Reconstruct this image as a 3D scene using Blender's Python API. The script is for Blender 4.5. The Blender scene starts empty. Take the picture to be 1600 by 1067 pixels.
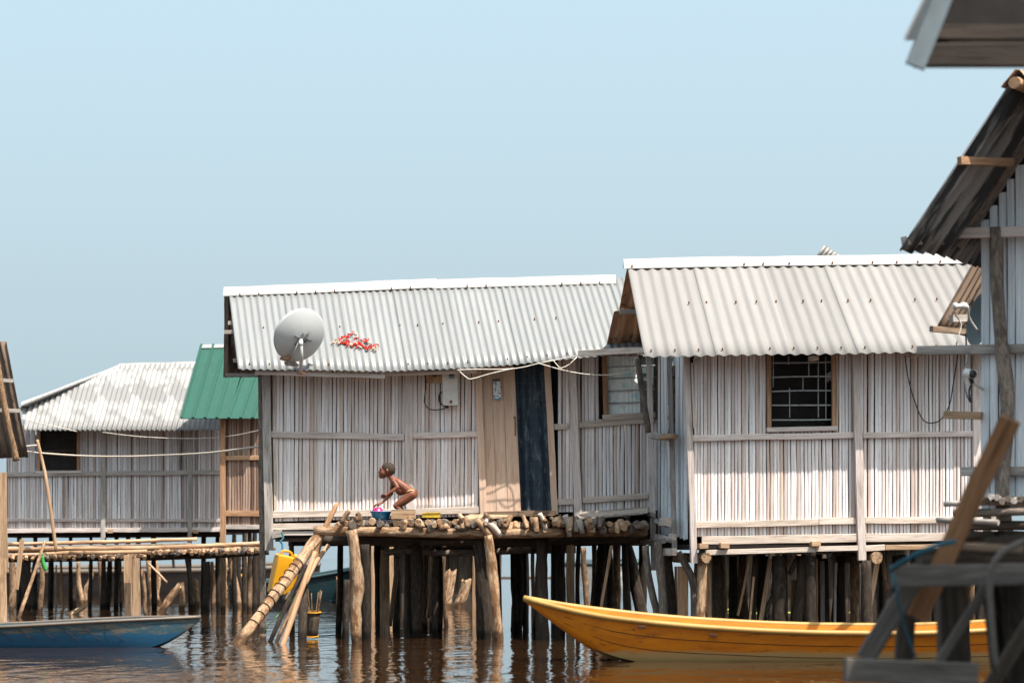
import bpy, bmesh, math, random
from mathutils import Vector, Matrix, noise
import numpy as np
random.seed(7)
R = math.radians
scene = bpy.context.scene
col = scene.collection
# ------------------------------------------------------------------ camera, light, exposure
F = 4444.44; HOR = 872.0; CH = 1.0          # focal length in photo pixels, horizon row, eye height
cam_d = bpy.data.cameras.new('camera'); cam = bpy.data.objects.new('camera', cam_d); col.objects.link(cam)
cam.location = (0, 0, CH); cam.rotation_euler = (R(90), 0, 0)
cam_d.sensor_width = 36; cam_d.lens = 100; cam_d.shift_y = (HOR - 533.5) / 1600
cam_d.clip_start = .5; cam_d.clip_end = 6000
cam_d.dof.use_dof = True; cam_d.dof.focus_distance = 35.5; cam_d.dof.aperture_fstop = 3.2
scene.camera = cam
SUN = Vector((.40, -.36, 1.0)).normalized()
w = bpy.data.worlds.new('World'); scene.world = w; w.use_nodes = True
nt = w.node_tree; bg = nt.nodes['Background']
sk = nt.nodes.new('ShaderNodeTexSky'); sk.sky_type = 'NISHITA'; sk.sun_disc = False
sk.sun_elevation = math.asin(SUN.z); sk.sun_rotation = math.atan2(SUN.x, SUN.y)
sk.altitude = 0; sk.air_density = 1.0; sk.dust_density = 10.0; sk.ozone_density = 5.0
mxs = nt.nodes.new('ShaderNodeMix'); mxs.data_type = 'RGBA'; mxs.inputs['Factor'].default_value = .73   # pale tropical haze over the clear-sky model
tin = nt.nodes.new('ShaderNodeMix'); tin.data_type = 'RGBA'; tin.blend_type = 'MULTIPLY'; tin.inputs['Factor'].default_value = 1
nt.links.new(sk.outputs[0], tin.inputs['A']); tin.inputs['B'].default_value = (.98, 1.05, .97, 1)
nt.links.new(tin.outputs['Result'], mxs.inputs['A']); mxs.inputs['B'].default_value = (1.32, 1.70, 1.90, 1)
nt.links.new(mxs.outputs['Result'], bg.inputs[0]); bg.inputs[1].default_value = .1
sun_d = bpy.data.lights.new('sun', 'SUN'); sun_d.energy = 2.0; sun_d.angle = R(.5); sun_d.color = (1, .93, .84)
sun = bpy.data.objects.new('sun', sun_d); col.objects.link(sun); sun.rotation_euler = SUN.to_track_quat('Z', 'Y').to_euler()
sun.location = (5, -5, 20)
vs = scene.view_settings; vs.view_transform = 'Standard'; vs.look = 'None'; vs.gamma = 1; vs.exposure = 2.25
vs.use_curve_mapping = False

# ------------------------------------------------------------------ helpers
def P(px, py, D): return Vector(((px - 800) / F * D, D, CH + (HOR - py) / F * D))
def Dw(py): return F * CH / (py - HOR)       # distance of a point of the water surface
class Plane:
    def __init__(s, p, n): s.p = Vector(p); s.n = Vector(n).normalized()
    def hit(s, px, py):
        d = Vector(((px - 800) / F, 1, (HOR - py) / F)); o = Vector((0, 0, CH))
        return o + d * ((s.p - o).dot(s.n) / d.dot(s.n))
def lerp(a, b, t): return a + (b - a) * t
def interp(tab, x):
    if x <= tab[0][0]: return tab[0][1]
    for (x0, y0), (x1, y1) in zip(tab, tab[1:]):
        if x <= x1: return y0 + (y1 - y0) * (x - x0) / (x1 - x0)
    return tab[-1][1]
def tag(o, label=None, cat=None, group=None, kind=None):
    for k, v in (('label', label), ('category', cat), ('group', group), ('kind', kind)):
        if v: o[k] = v
    return o
WM = {}
def link(name, me, mat=None, parent=None, M=None):
    o = bpy.data.objects.new(name, me); col.objects.link(o)
    if mat is not None and not me.materials: me.materials.append(mat)
    M = M or Matrix(); WM[o.name] = M.copy()
    if parent is not None:
        o.parent = parent; o.matrix_local = WM[parent.name].inverted() @ M
    else: o.matrix_world = M
    return o
def thing(name, label, cat, loc, group=None):
    o = bpy.data.objects.new(name, None); col.objects.link(o); o.empty_display_size = .2
    o.location = loc; WM[o.name] = Matrix.Translation(Vector(loc))
    return tag(o, label, cat, group)
def mesh(name, vs_, fs, smooth=False):
    me = bpy.data.meshes.new(name); me.from_pydata([tuple(v) for v in vs_], [], fs); me.update()
    if smooth:
        me.polygons.foreach_set('use_smooth', [True] * len(me.polygons))
    return me
def frame(z, y=None):
    z = z.normalized() if z.length > 1e-9 else Vector((0, 0, 1)); y = Vector(y) if y is not None else Vector((0, -1, 0))
    x = y.cross(z)
    if x.length < 1e-3: x = Vector((0, 0, 1)).cross(z)
    if x.length < 1e-3: x = Vector((1, 0, 0)).cross(z)
    x.normalize(); y = z.cross(x)
    return Matrix((x, y, z)).transposed()
def place(p, z, y=None):
    M = frame(z, y).to_4x4(); M.translation = p; return M
def catmull(pts, n):
    out = []; k = len(pts)
    if k == 2:
        return [pts[0].lerp(pts[1], i / n) for i in range(n + 1)]
    for i in range(n + 1):
        t = i / n * (k - 1); j = min(int(t), k - 2); u = t - j
        a = pts[max(j - 1, 0)]; b = pts[j]; c = pts[j + 1]; d = pts[min(j + 2, k - 1)]
        out.append(.5 * ((2 * b) + (c - a) * u + (2 * a - 5 * b + 4 * c - d) * u * u + (3 * b - a - 3 * c + d) * u ** 3))
    return out
def tube_data(pts, radii, seg=10, rough=0., step=.1, nmax=60, cap=True):
    """pts in local space along z -> verts, faces"""
    L = sum((b - a).length for a, b in zip(pts, pts[1:]))
    n = max(2, min(nmax, int(L / step))); n = max(n, (len(pts) - 1) * 2) if len(pts) > 2 else n
    c = catmull(pts, n); V = []; Fc = []
    ph = random.random() * 100
    for i, p in enumerate(c):
        t = i / n
        d = (c[min(i + 1, n)] - c[max(i - 1, 0)]).normalized()
        fr = frame(d, (0.13, -1, 0.05))
        rr = interp([(k / (len(radii) - 1), r) for k, r in enumerate(radii)], t) if len(radii) > 1 else radii[0]
        for s in range(seg):
            a = s / seg * 2 * math.pi
            q = Vector((math.cos(a), math.sin(a), 0))
            k = 1.
            if rough:
                k += rough * 2.2 * noise.noise(Vector((q.x * 1.3 + ph, q.y * 1.3, t * L / .35 + ph))) + rough * 1.0 * noise.noise(Vector((q.x * 2.5 - ph, q.y * 2.5, t * L / .1)))
            V.append(p + fr @ (q * rr * k))
    for i in range(n):
        for s in range(seg):
            a = i * seg + s; b = i * seg + (s + 1) % seg
            Fc.append((a, b, b + seg, a + seg))
    if cap:
        Fc.append(tuple(reversed(range(seg)))); Fc.append(tuple(range(n * seg, n * seg + seg)))
    return V, Fc
def log(name, pts, radii, mat, parent=None, seg=10, rough=.1, step=.1, smooth=True):
    p0 = pts[0]; M = place(p0, pts[-1] - p0); Mi = M.inverted()
    V, Fc = tube_data([Mi @ p for p in pts], radii, seg, rough, step)
    me = mesh(name, V, Fc)
    if smooth:
        me.polygons.foreach_set('use_smooth', [len(f) == 4 for f in Fc])
    return link(name, me, mat, parent, M)
def cable(name, pts, r, mat, parent=None, seg=6, step=.06):
    return log(name, pts, [r], mat, parent, seg, 0, step)
def board_data(L, wd, t, n=None, jit=.0, bev=.004):
    n = n or max(1, int(L / .3)); V = []; Fc = []
    b = min(bev, wd * .2, t * .2)
    hw, ht = wd / 2, t
    prof = [(-hw + b, 0), (hw - b, 0), (hw, b), (hw, ht - b), (hw - b, ht), (-hw + b, ht), (-hw, ht - b), (-hw, b)]
    for i in range(n + 1):
        z = L * i / n
        if i == 0: z += random.uniform(0, jit)
        if i == n: z -= random.uniform(0, jit)
        dx = random.uniform(-jit, jit); dy = random.uniform(-jit, jit) * .3; s = 1 + random.uniform(-jit, jit) * 2
        for x, y in prof: V.append((x * s + dx, -(y + dy), z))
    k = 8
    for i in range(n):
        for s in range(k):
            Fc.append((i * k + s, i * k + k + s, i * k + k + (s + 1) % k, i * k + (s + 1) % k))
    Fc.append(tuple(range(k))); Fc.append(tuple(reversed(range(n * k, n * k + k))))
    return V, Fc
def fix_normals(me):
    bm = bmesh.new(); bm.from_mesh(me); bmesh.ops.recalc_face_normals(bm, faces=bm.faces); bm.to_mesh(me); bm.free()
def board(name, p0, p1, wd, t, mat, parent=None, nrm=(0, -1, 0), jit=.004):
    """p0,p1 = ends of the centre line of the front face; nrm = the way the front face looks"""
    M = place(p0, p1 - p0, nrm)
    V, Fc = board_data((p1 - p0).length, wd, t, jit=jit)
    me = mesh(name, V, Fc); fix_normals(me)
    return link(name, me, mat, parent, M)
def poly_slab(name, pts, t, mat, parent=None, direction=(0, 1, 0)):
    """flat polygon pts given thickness t along direction"""
    d = Vector(direction).normalized() * t; n = len(pts); o = pts[0]
    V = [p - o for p in pts] + [p + d - o for p in pts]
    Fc = [tuple(range(n)), tuple(reversed(range(n, 2 * n)))] + [(i, n + i, n + (i + 1) % n, (i + 1) % n) for i in range(n)]
    me = mesh(name, V, Fc); fix_normals(me)
    return link(name, me, mat, parent, Matrix.Translation(o))
def joined(name, parts, mat, parent=None, origin=None, smooth=False):
    """parts = list of (verts, faces) in world space"""
    V = []; Fc = []; o = Vector(origin) if origin is not None else Vector(parts[0][0][0])
    for v, f in parts:
        k = len(V); V += [Vector(q) - o for q in v]; Fc += [tuple(i + k for i in g) for g in f]
    me = mesh(name, V, Fc, smooth); fix_normals(me)
    return link(name, me, mat, parent, Matrix.Translation(o))
def world_tube(pts, radii, seg=6, step=.1, rough=0): return tube_data(pts, radii, seg, rough, step)
def lathe(name, prof, mat, parent, M, seg=28, smooth=True):
    V = []; Fc = []
    for r, z in prof:
        for s in range(seg):
            a = 2 * math.pi * s / seg; V.append((r * math.cos(a), r * math.sin(a), z))
    for i in range(len(prof) - 1):
        for s in range(seg):
            Fc.append((i * seg + s, i * seg + (s + 1) % seg, (i + 1) * seg + (s + 1) % seg, (i + 1) * seg + s))
    if prof[0][0] > 1e-5: Fc.append(tuple(reversed(range(seg))))
    if prof[-1][0] > 1e-5: Fc.append(tuple(range((len(prof) - 1) * seg, len(prof) * seg)))
    me = mesh(name, V, Fc, smooth); fix_normals(me)
    return link(name, me, mat, parent, M)

# ------------------------------------------------------------------ materials
class NT:
    def __init__(s, name):
        s.m = bpy.data.materials.new(name); s.m.use_nodes = True; s.t = s.m.node_tree; s.b = s.t.nodes['Principled BSDF']
    def n(s, kind, **kw):
        nd = s.t.nodes.new(kind)
        for k, v in kw.items(): setattr(nd, k, v)
        return nd
    def l(s, a, b): s.t.links.new(a, b)
    def ramp(s, fac, stops):
        r = s.n('ShaderNodeValToRGB'); e = r.color_ramp.elements
        while len(e) < len(stops): e.new(.5)
        for el, (p, c) in zip(e, stops): el.position = p; el.color = (*c, 1) if len(c) == 3 else c
        s.l(fac, r.inputs[0]); return r.outputs[0]
    def coord(s, scale, rnd=True):
        tc = s.n('ShaderNodeTexCoord'); mp = s.n('ShaderNodeMapping'); mp.inputs['Scale'].default_value = scale
        s.l(tc.outputs['Object'], mp.inputs['Vector'])
        if rnd:
            oi = s.n('ShaderNodeObjectInfo'); ml = s.n('ShaderNodeMath', operation='MULTIPLY'); ml.inputs[1].default_value = 37.
            s.l(oi.outputs['Random'], ml.inputs[0]); s.l(ml.outputs[0], mp.inputs['Location'])
        return mp.outputs[0]
    def noise(s, vec, scale, detail=5, rough=.6, dist=0.):
        q = s.n('ShaderNodeTexNoise'); q.inputs['Scale'].default_value = scale; q.inputs['Detail'].default_value = detail
        q.inputs['Roughness'].default_value = rough; q.inputs['Distortion'].default_value = dist
        s.l(vec, q.inputs['Vector']); return q.outputs['Fac']
    def mix(s, a, b, fac, mode='MIX'):
        x = s.n('ShaderNodeMix', data_type='RGBA', blend_type=mode)
        for v, i in ((fac, x.inputs['Factor']), (a, x.inputs['A']), (b, x.inputs['B'])):
            if isinstance(v, (int, float)): i.default_value = v
            elif isinstance(v, tuple): i.default_value = (*v, 1)
            else: s.l(v, i)
        return x.outputs['Result']
    def bump(s, h, strength, dist=.01):
        b = s.n('ShaderNodeBump'); b.inputs['Strength'].default_value = strength; b.inputs['Distance'].default_value = dist
        s.l(h, b.inputs['Height']); s.l(b.outputs[0], s.b.inputs['Normal'])
    def vary(s, c, amt):
        oi = s.n('ShaderNodeObjectInfo'); mr = s.n('ShaderNodeMapRange'); mr.inputs[3].default_value = 1 - amt; mr.inputs[4].default_value = 1 + amt
        s.l(oi.outputs['Random'], mr.inputs[0])
        h = s.n('ShaderNodeHueSaturation'); s.l(mr.outputs[0], h.inputs['Value']); s.l(c, h.inputs['Color']); return h.outputs[0]
    def out(s, c, rough=.8, spec=.3, metal=0.):
        if isinstance(c, tuple): s.b.inputs['Base Color'].default_value = (*c, 1)
        else: s.l(c, s.b.inputs['Base Color'])
        s.b.inputs['Roughness'].default_value = rough; s.b.inputs['Specular IOR Level'].default_value = spec; s.b.inputs['Metallic'].default_value = metal
        return s.m
def wood(name, dark, mid, light, vary=.25, patch=None, patch_pos=.55, grain=1., bump=.5, bark=False):
    k = NT(name)
    a = k.noise(k.coord((13, 13, 3.2) if bark else (9, 9, .9)), 1.6 * grain, 7, .68, .5)
    c = k.ramp(a, [(.28, dark), (.5, mid), (.72, light)])
    f = k.noise(k.coord((60, 60, 9) if bark else (70, 70, 2.2)), 1.5 * grain, 4, .6)
    c = k.mix(c, dark, k.ramp(f, [(.53, (0, 0, 0)), (.68, (.85, .85, .85))]))
    if patch:
        pn = k.noise(k.coord((7, 7, 3)), 1.3, 6, .65)
        c = k.mix(c, patch, k.ramp(pn, [(patch_pos - .03, (0, 0, 0)), (patch_pos + .06, (1, 1, 1))]))
    if bark:
        ge = k.n('ShaderNodeNewGeometry'); sp = k.n('ShaderNodeSeparateXYZ'); k.l(ge.outputs['Position'], sp.inputs[0])
        ma = k.n('ShaderNodeMath', operation='MULTIPLY_ADD'); k.l(a, ma.inputs[0]); ma.inputs[1].default_value = -.16; k.l(sp.outputs['Z'], ma.inputs[2])
        c = k.mix(k.mix(c, (.3, .27, .24), 1, 'MULTIPLY'), c, k.ramp(ma.outputs[0], [(.0, (0, 0, 0)), (.05, (1, 1, 1))]))
    k.bump(f, bump, .02 if bark else .008)
    return k.out(k.vary(c, vary), .85, .2)
M = {}
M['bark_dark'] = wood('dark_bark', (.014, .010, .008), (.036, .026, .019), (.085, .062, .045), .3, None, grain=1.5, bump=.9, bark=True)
M['bark_brown'] = wood('brown_bark', (.05, .028, .016), (.20, .12, .07), (.36, .23, .14), .3, (.42, .28, .17), .6, grain=1.4, bump=.9, bark=True)
M['bark_light'] = wood('peeling_bark', (.11, .05, .025), (.40, .255, .15), (.56, .42, .30), .12, (.17, .085, .042), .53, grain=1.2, bump=.9, bark=True)
M['bark_grey'] = wood('grey_bark', (.06, .048, .04), (.19, .15, .122), (.31, .25, .205), .25, (.10, .08, .065), .58, grain=1.4, bump=.9, bark=True)
M['wood_tan'] = wood('tan_wood', (.13, .07, .036), (.40, .255, .155), (.54, .385, .27), .2)
M['wood_pale'] = wood('pale_wood', (.27, .21, .17), (.53, .44, .37), (.66, .57, .50), .12)
M['wood_grey'] = wood('grey_wood', (.14, .12, .105), (.34, .30, .27), (.47, .43, .40), .18)
M['wood_lilac'] = wood('weathered_wood', (.30, .24, .21), (.56, .475, .435), (.68, .60, .56), .12)
M['wood_orange'] = wood('orange_wood', (.15, .075, .036), (.34, .195, .11), (.46, .30, .19), .15)
M['wood_red'] = wood('reddish_plank', (.10, .045, .02), (.25, .12, .058), (.36, .19, .10), .1)
M['wood_dusky'] = wood('dusky_wood', (.035, .03, .027), (.092, .08, .072), (.17, .145, .125), .15)
M['wood_shaded'] = wood('shaded_dark_wood', (.016, .012, .010), (.042, .032, .026), (.08, .06, .05), .15)  # dark timber, with the shade on the near eave beams put into its colour
M['wood_door'] = wood('door_wood', (.42, .27, .19), (.57, .41, .31), (.64, .48, .37), .08, grain=.6, bump=.2)
M['wood_wet'] = wood('wet_wood', (.02, .015, .011), (.05, .037, .028), (.12, .085, .06), .2)
M['wood_brown'] = wood('brown_wood', (.07, .045, .03), (.17, .115, .08), (.29, .21, .15), .25)
def cane_mat(name, stops, dark):
    k = NT(name)
    oi = k.n('ShaderNodeObjectInfo')
    c = k.ramp(oi.outputs['Random'], stops)
    a = k.noise(k.coord((30, 30, .7)), 2, 5, .62, .3)
    c = k.mix(c, dark, k.ramp(a, [(.46, (0, 0, 0)), (.74, (.75, .75, .75))]))
    f = k.noise(k.coord((60, 60, 14)), 2, 4, .6)
    c = k.mix(c, dark, k.ramp(f, [(.6, (0, 0, 0)), (.75, (.8, .8, .8))]))
    k.bump(a, .3, .004)
    return k.out(c, .75, .25)
M['cane'] = cane_mat('pale_cane', [(0, (.50, .39, .345)), (.2, (.70, .61, .58)), (.55, (.79, .73, .72)), (.85, (.83, .80, .80)), (1, (.58, .45, .375))], (.27, .21, .185))
M['cane_blue'] = cane_mat('side_cane', [(0, (.62, .64, .66)), (.5, (.74, .77, .79)), (1, (.82, .84, .86))], (.40, .41, .42))
M['cane_far'] = cane_mat('far_cane', [(0, (.34, .25, .22)), (.3, (.55, .48, .455)), (.7, (.71, .66, .66)), (1, (.80, .77, .77))], (.19, .14, .12))
M['cane_brown'] = cane_mat('brown_cane', [(0, (.10, .055, .038)), (.5, (.21, .125, .09)), (1, (.34, .24, .19))], (.06, .035, .025))
def sheet_mat(name, base, stain, rust, streak=.5, patch=None, rough=.5, spec=.4, rustpos=.66, edge=(.42, .75), sc=(9, 9, .8)):
    k = NT(name)
    a = k.noise(k.coord(sc, True), 1.2, 5, .6)
    c = k.mix(base, stain, k.ramp(a, [(edge[0], (0, 0, 0)), (edge[1], (streak, streak, streak))]))
    if patch:
        pn = k.noise(k.coord((1, 1, 1), False), 1.1, 4, .5, .2)
        c = k.mix(c, patch, k.ramp(pn, [(.48, (0, 0, 0)), (.53, (1, 1, 1))]))
    f = k.noise(k.coord((5, 5, 3), True), 2.2, 6, .7)
    c = k.mix(c, rust, k.ramp(f, [(rustpos, (0, 0, 0)), (rustpos + .1, (.8, .8, .8))]))
    k.bump(a, .05, .01)
    return k.out(k.vary(c, .07), rough, spec)
M['zinc'] = sheet_mat('white_zinc', (.205, .206, .205), (.15, .152, .153), (.20, .15, .12), .6, None, .42, .45, .78)
M['zinc_far'] = sheet_mat('patchy_zinc', (.19, .183, .18), (.155, .15, .147), (.2, .16, .13), .5, (.29, .28, .27), .5, .4, .8)
M['cement'] = sheet_mat('warm_cement_sheet', (.208, .197, .19), (.168, .156, .15), (.28, .26, .24), .6, None, .75, .2, .72)
M['ridge'] = sheet_mat('ridge_metal', (.31, .295, .28), (.25, .24, .225), (.45, .25, .14), .5, None, .5, .4, .72)
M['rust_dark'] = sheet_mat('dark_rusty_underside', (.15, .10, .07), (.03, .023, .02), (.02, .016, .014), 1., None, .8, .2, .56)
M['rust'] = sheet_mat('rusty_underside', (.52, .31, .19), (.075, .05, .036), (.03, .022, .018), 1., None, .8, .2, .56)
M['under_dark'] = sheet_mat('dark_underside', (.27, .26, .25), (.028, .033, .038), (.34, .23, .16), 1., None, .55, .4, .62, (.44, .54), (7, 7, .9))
M['green'] = sheet_mat('green_metal', (.004, .058, .038), (.006, .078, .054), (.06, .13, .10), .6, None, .45, .4, .74)
M['dish'] = sheet_mat('dish_grey', (.42, .43, .43), (.36, .37, .37), (.33, .24, .19), .4, None, .5, .4, .8)
M['steel'] = sheet_mat('galvanised_pipe', (.5, .49, .47), (.35, .33, .3), (.32, .14, .06), .5, None, .4, .5, .62)
def plain(name, c, rough=.5, spec=.4, nscale=0, amt=.3, metal=0.):
    k = NT(name)
    if nscale:
        a = k.noise(k.coord((1, 1, 1)), nscale, 5, .6)
        c2 = tuple(v * (1 - amt) for v in c); cc = k.ramp(a, [(.3, c2), (.7, c)])
        return k.out(cc, rough, spec, metal)
    return k.out(c, rough, spec, metal)
M['rope_pale'] = plain('pale_rope', (.62, .53, .44), .8, .2, 40)
M['cable_white'] = plain('white_cable', (.72, .66, .58), .6, .3, 20)
M['cable_black'] = plain('black_cable', (.02, .02, .022), .5, .4)
M['rope_blue'] = plain('blue_rope', (.008, .085, .12), .7, .3, 60)
M['rope_grey'] = plain('grey_rope', (.15, .13, .115), .8, .2, 40)
M['yellow_plastic'] = plain('yellow_plastic', (.60, .27, .006), .42, .4, 5, .18)
M['blue_plastic'] = plain('blue_plastic', (.012, .16, .36), .35, .5, 6, .2)
M['pink_plastic'] = plain('pink_plastic', (.36, .005, .11), .35, .5)
M['yellow_tray'] = plain('yellow_tray', (.62, .42, .03), .55, .4, 30, .5)
M['black_sheet'] = plain('black_plastic_sheet', (.012, .015, .018), .3, .5, 14, .4)
M['meter'] = plain('meter_plastic', (.72, .69, .64), .5, .4, 9, .22)
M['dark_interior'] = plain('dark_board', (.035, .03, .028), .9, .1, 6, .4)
M['glass'] = plain('louvre_glass', (.09, .13, .14), .08, .6)
M['grey_metal'] = plain('dull_grey_metal', (.11, .115, .12), .5, .4, 20, .4)
M['slate_paint'] = plain('faded_slate_paint', (.15, .185, .21), .6, .3, 6, .3)
M['nail'] = plain('rusty_nail', (.20, .085, .035), .8, .2)
M['band'] = plain('dark_band', (.05, .025, .015), .8, .2)
M['white_paint'] = plain('white_fitting', (.72, .70, .66), .45, .4, 15, .2)
M['black_plastic'] = plain('black_fitting', (.02, .02, .022), .4, .4)
M['dish_dark'] = plain('dark_dish', (.045, .06, .058), .5, .4, 6, .2)
M['bars'] = plain('window_bar_metal', (.36, .36, .36), .5, .4, 20, .5)
M['green_plastic'] = plain('green_plastic', (.03, .24, .05), .3, .5)
def vinyl():
    k = NT('navy_tile_vinyl'); v = k.coord((1, 1, 1), False)
    br = k.n('ShaderNodeTexBrick'); br.offset = 0; br.inputs['Scale'].default_value = 1
    br.inputs['Brick Width'].default_value = .105; br.inputs['Row Height'].default_value = .105; br.inputs['Mortar Size'].default_value = .004
    br.inputs['Color1'].default_value = (.006, .016, .032, 1); br.inputs['Color2'].default_value = (.009, .024, .043, 1); br.inputs['Mortar'].default_value = (.014, .038, .06, 1)
    k.l(v, br.inputs['Vector'])
    a = k.noise(k.coord((9, 2.2, 5), False), 1.4, 8, .72, .6)
    c = k.mix(br.outputs[0], (.30, .34, .36), k.ramp(a, [(.52, (0, 0, 0)), (.68, (.4, .4, .4))]))
    return k.out(c, .45, .4)
M['vinyl'] = vinyl()
def curtain_mat():
    k = NT('printed_curtain'); a = k.noise(k.coord((1, 1, 1), False), 5.5, 2, .4)
    b = k.noise(k.coord((4, 4, .6), False), 3, 3, .5)
    c = k.mix((.84, .87, .84), (.36, .64, .68), k.ramp(a, [(.54, (0, 0, 0)), (.66, (.7, .7, .7))]))
    c = k.mix(c, (.5, .55, .5), k.ramp(b, [(.5, (0, 0, 0)), (.7, (.4, .4, .4))]))
    return k.out(c, .9, .1)
M['curtain'] = curtain_mat()
def cloth_mat():
    k = NT('red_white_cloth'); wv = k.n('ShaderNodeTexWave'); wv.inputs['Scale'].default_value = 7; wv.inputs['Distortion'].default_value = 7; wv.inputs['Detail'].default_value = 3
    k.l(k.coord((1, 1, 1), False), wv.inputs['Vector'])
    return k.out(k.ramp(wv.outputs['Fac'], [(.38, (.55, .035, .02)), (.5, (.72, .58, .52))]), .9, .1)
M['cloth'] = cloth_mat()
def poster_mat():
    k = NT('poster_print'); tc = k.n('ShaderNodeTexCoord'); sp = k.n('ShaderNodeSeparateXYZ'); k.l(tc.outputs['Object'], sp.inputs[0])
    a = k.noise(k.coord((1, 1, 1), False), 34, 3, .6)
    c = k.ramp(a, [(.40, (.05, .06, .10)), (.45, (.16, .33, .5)), (.5, (.70, .70, .70)), (.62, (.72, .72, .7)), (.66, (.45, .08, .06))])
    c = k.mix(c, (.09, .07, .075), k.ramp(sp.outputs['Z'], [(.232, (0, 0, 0)), (.236, (1, 1, 1))]))
    c = k.mix((.08, .28, .42), c, k.ramp(sp.outputs['Z'], [(.012, (0, 0, 0)), (.014, (1, 1, 1))]))
    return k.out(c, .5, .3)
M['poster'] = poster_mat()
def boat_mat(name, c, c2, worn, pos=.6, tide=None):
    k = NT(name)
    a = k.noise(k.coord((1.2, 6, 7), False), 1.6, 7, .65, .5)
    col_ = k.ramp(a, [(.3, c2), (.6, c)])
    f = k.noise(k.coord((3, 14, 22), False), 1.3, 8, .72, .3)
    col_ = k.mix(col_, worn, k.ramp(f, [(pos, (0, 0, 0)), (pos + .1, (.9, .9, .9))]))
    if tide:
        tc = k.n('ShaderNodeTexCoord'); sp = k.n('ShaderNodeSeparateXYZ'); k.l(tc.outputs['Object'], sp.inputs[0])
        ad = k.n('ShaderNodeMath', operation='ADD'); mu = k.n('ShaderNodeMath', operation='MULTIPLY'); mu.inputs[1].default_value = .12
        k.l(f, mu.inputs[0]); k.l(mu.outputs[0], ad.inputs[0]); k.l(sp.outputs['Z'], ad.inputs[1])
        col_ = k.mix(tide[0], col_, k.ramp(ad.outputs[0], [(tide[1], (0, 0, 0)), (tide[1] + .035, (1, 1, 1))]))
    k.bump(f, .25, .006)
    return k.out(col_, .5, .4)
M['boat_yellow'] = boat_mat('yellow_boat_paint', (.60, .185, .004), (.45, .12, .004), (.14, .06, .015), .57, ((.42, .27, .11), .135))
M['boat_rail'] = boat_mat('pale_yellow_rail', (.38, .225, .06), (.29, .155, .035), (.30, .2, .1), .62)
M['boat_blue'] = boat_mat('blue_boat_paint', (.035, .085, .105), (.018, .055, .085), (.13, .11, .09), .47, ((.010, .075, .15), .20))
M['boat_rail_grey'] = boat_mat('worn_rail', (.13, .10, .078), (.09, .07, .055), (.14, .11, .09), .6)
M['boat_dark'] = boat_mat('dark_boat_wood', (.06, .045, .038), (.03, .024, .022), (.12, .09, .07), .6)
M['boat_teal'] = boat_mat('teal_boat_paint', (.008, .034, .042), (.006, .022, .03), (.1, .09, .07), .6)
def skin():
    k = NT('brown_skin'); a = k.noise(k.coord((1, 1, 1), False), 14, 4, .6)
    c = k.ramp(a, [(.3, (.115, .035, .018)), (.7, (.19, .062, .030))])
    k.b.inputs['Subsurface Weight'].default_value = .05; k.b.inputs['Subsurface Radius'].default_value = (.01, .004, .002)
    return k.out(c, .45, .4)
M['skin'] = skin()
M['hair'] = plain('short_hair', (.06, .042, .034), .9, .15, 80, .5)
M['beads'] = plain('pale_beads', (.72, .5, .2), .4, .4, 60, .4)
M['eye'] = plain('eye_dark', (.012, .008, .006), .2, .5)
def water_mat():
    k = NT('lake_water'); v = k.coord((1, 1, 1), False)
    a = k.noise(k.coord((1.9, .8, 1), False), 1., 2, .5, .5); b = k.noise(k.coord((5, 2.2, 1), False), 1., 3, .55, .3); c = k.noise(k.coord((.5, .25, 1), False), .6, 2, .5)
    s1 = k.n('ShaderNodeMath', operation='MULTIPLY_ADD'); k.l(b, s1.inputs[0]); s1.inputs[1].default_value = .38; k.l(a, s1.inputs[2])
    s2 = k.n('ShaderNodeMath', operation='MULTIPLY_ADD'); k.l(c, s2.inputs[0]); s2.inputs[1].default_value = 1.6; k.l(s1.outputs[0], s2.inputs[2])
    k.bump(s2.outputs[0], 1., .018)
    m = k.out((.038, .018, .008), .02, .5); k.b.inputs['IOR'].default_value = 1.33
    return m
M['water'] = water_mat()

# ------------------------------------------------------------------ water
wm = mesh('lake_water', [(-2500, 1, 0), (2500, 1, 0), (2500, 5500, 0), (-2500, 5500, 0)], [(0, 1, 2, 3)])
tag(link('lake_water', wm, M['water']), kind='structure')

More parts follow.
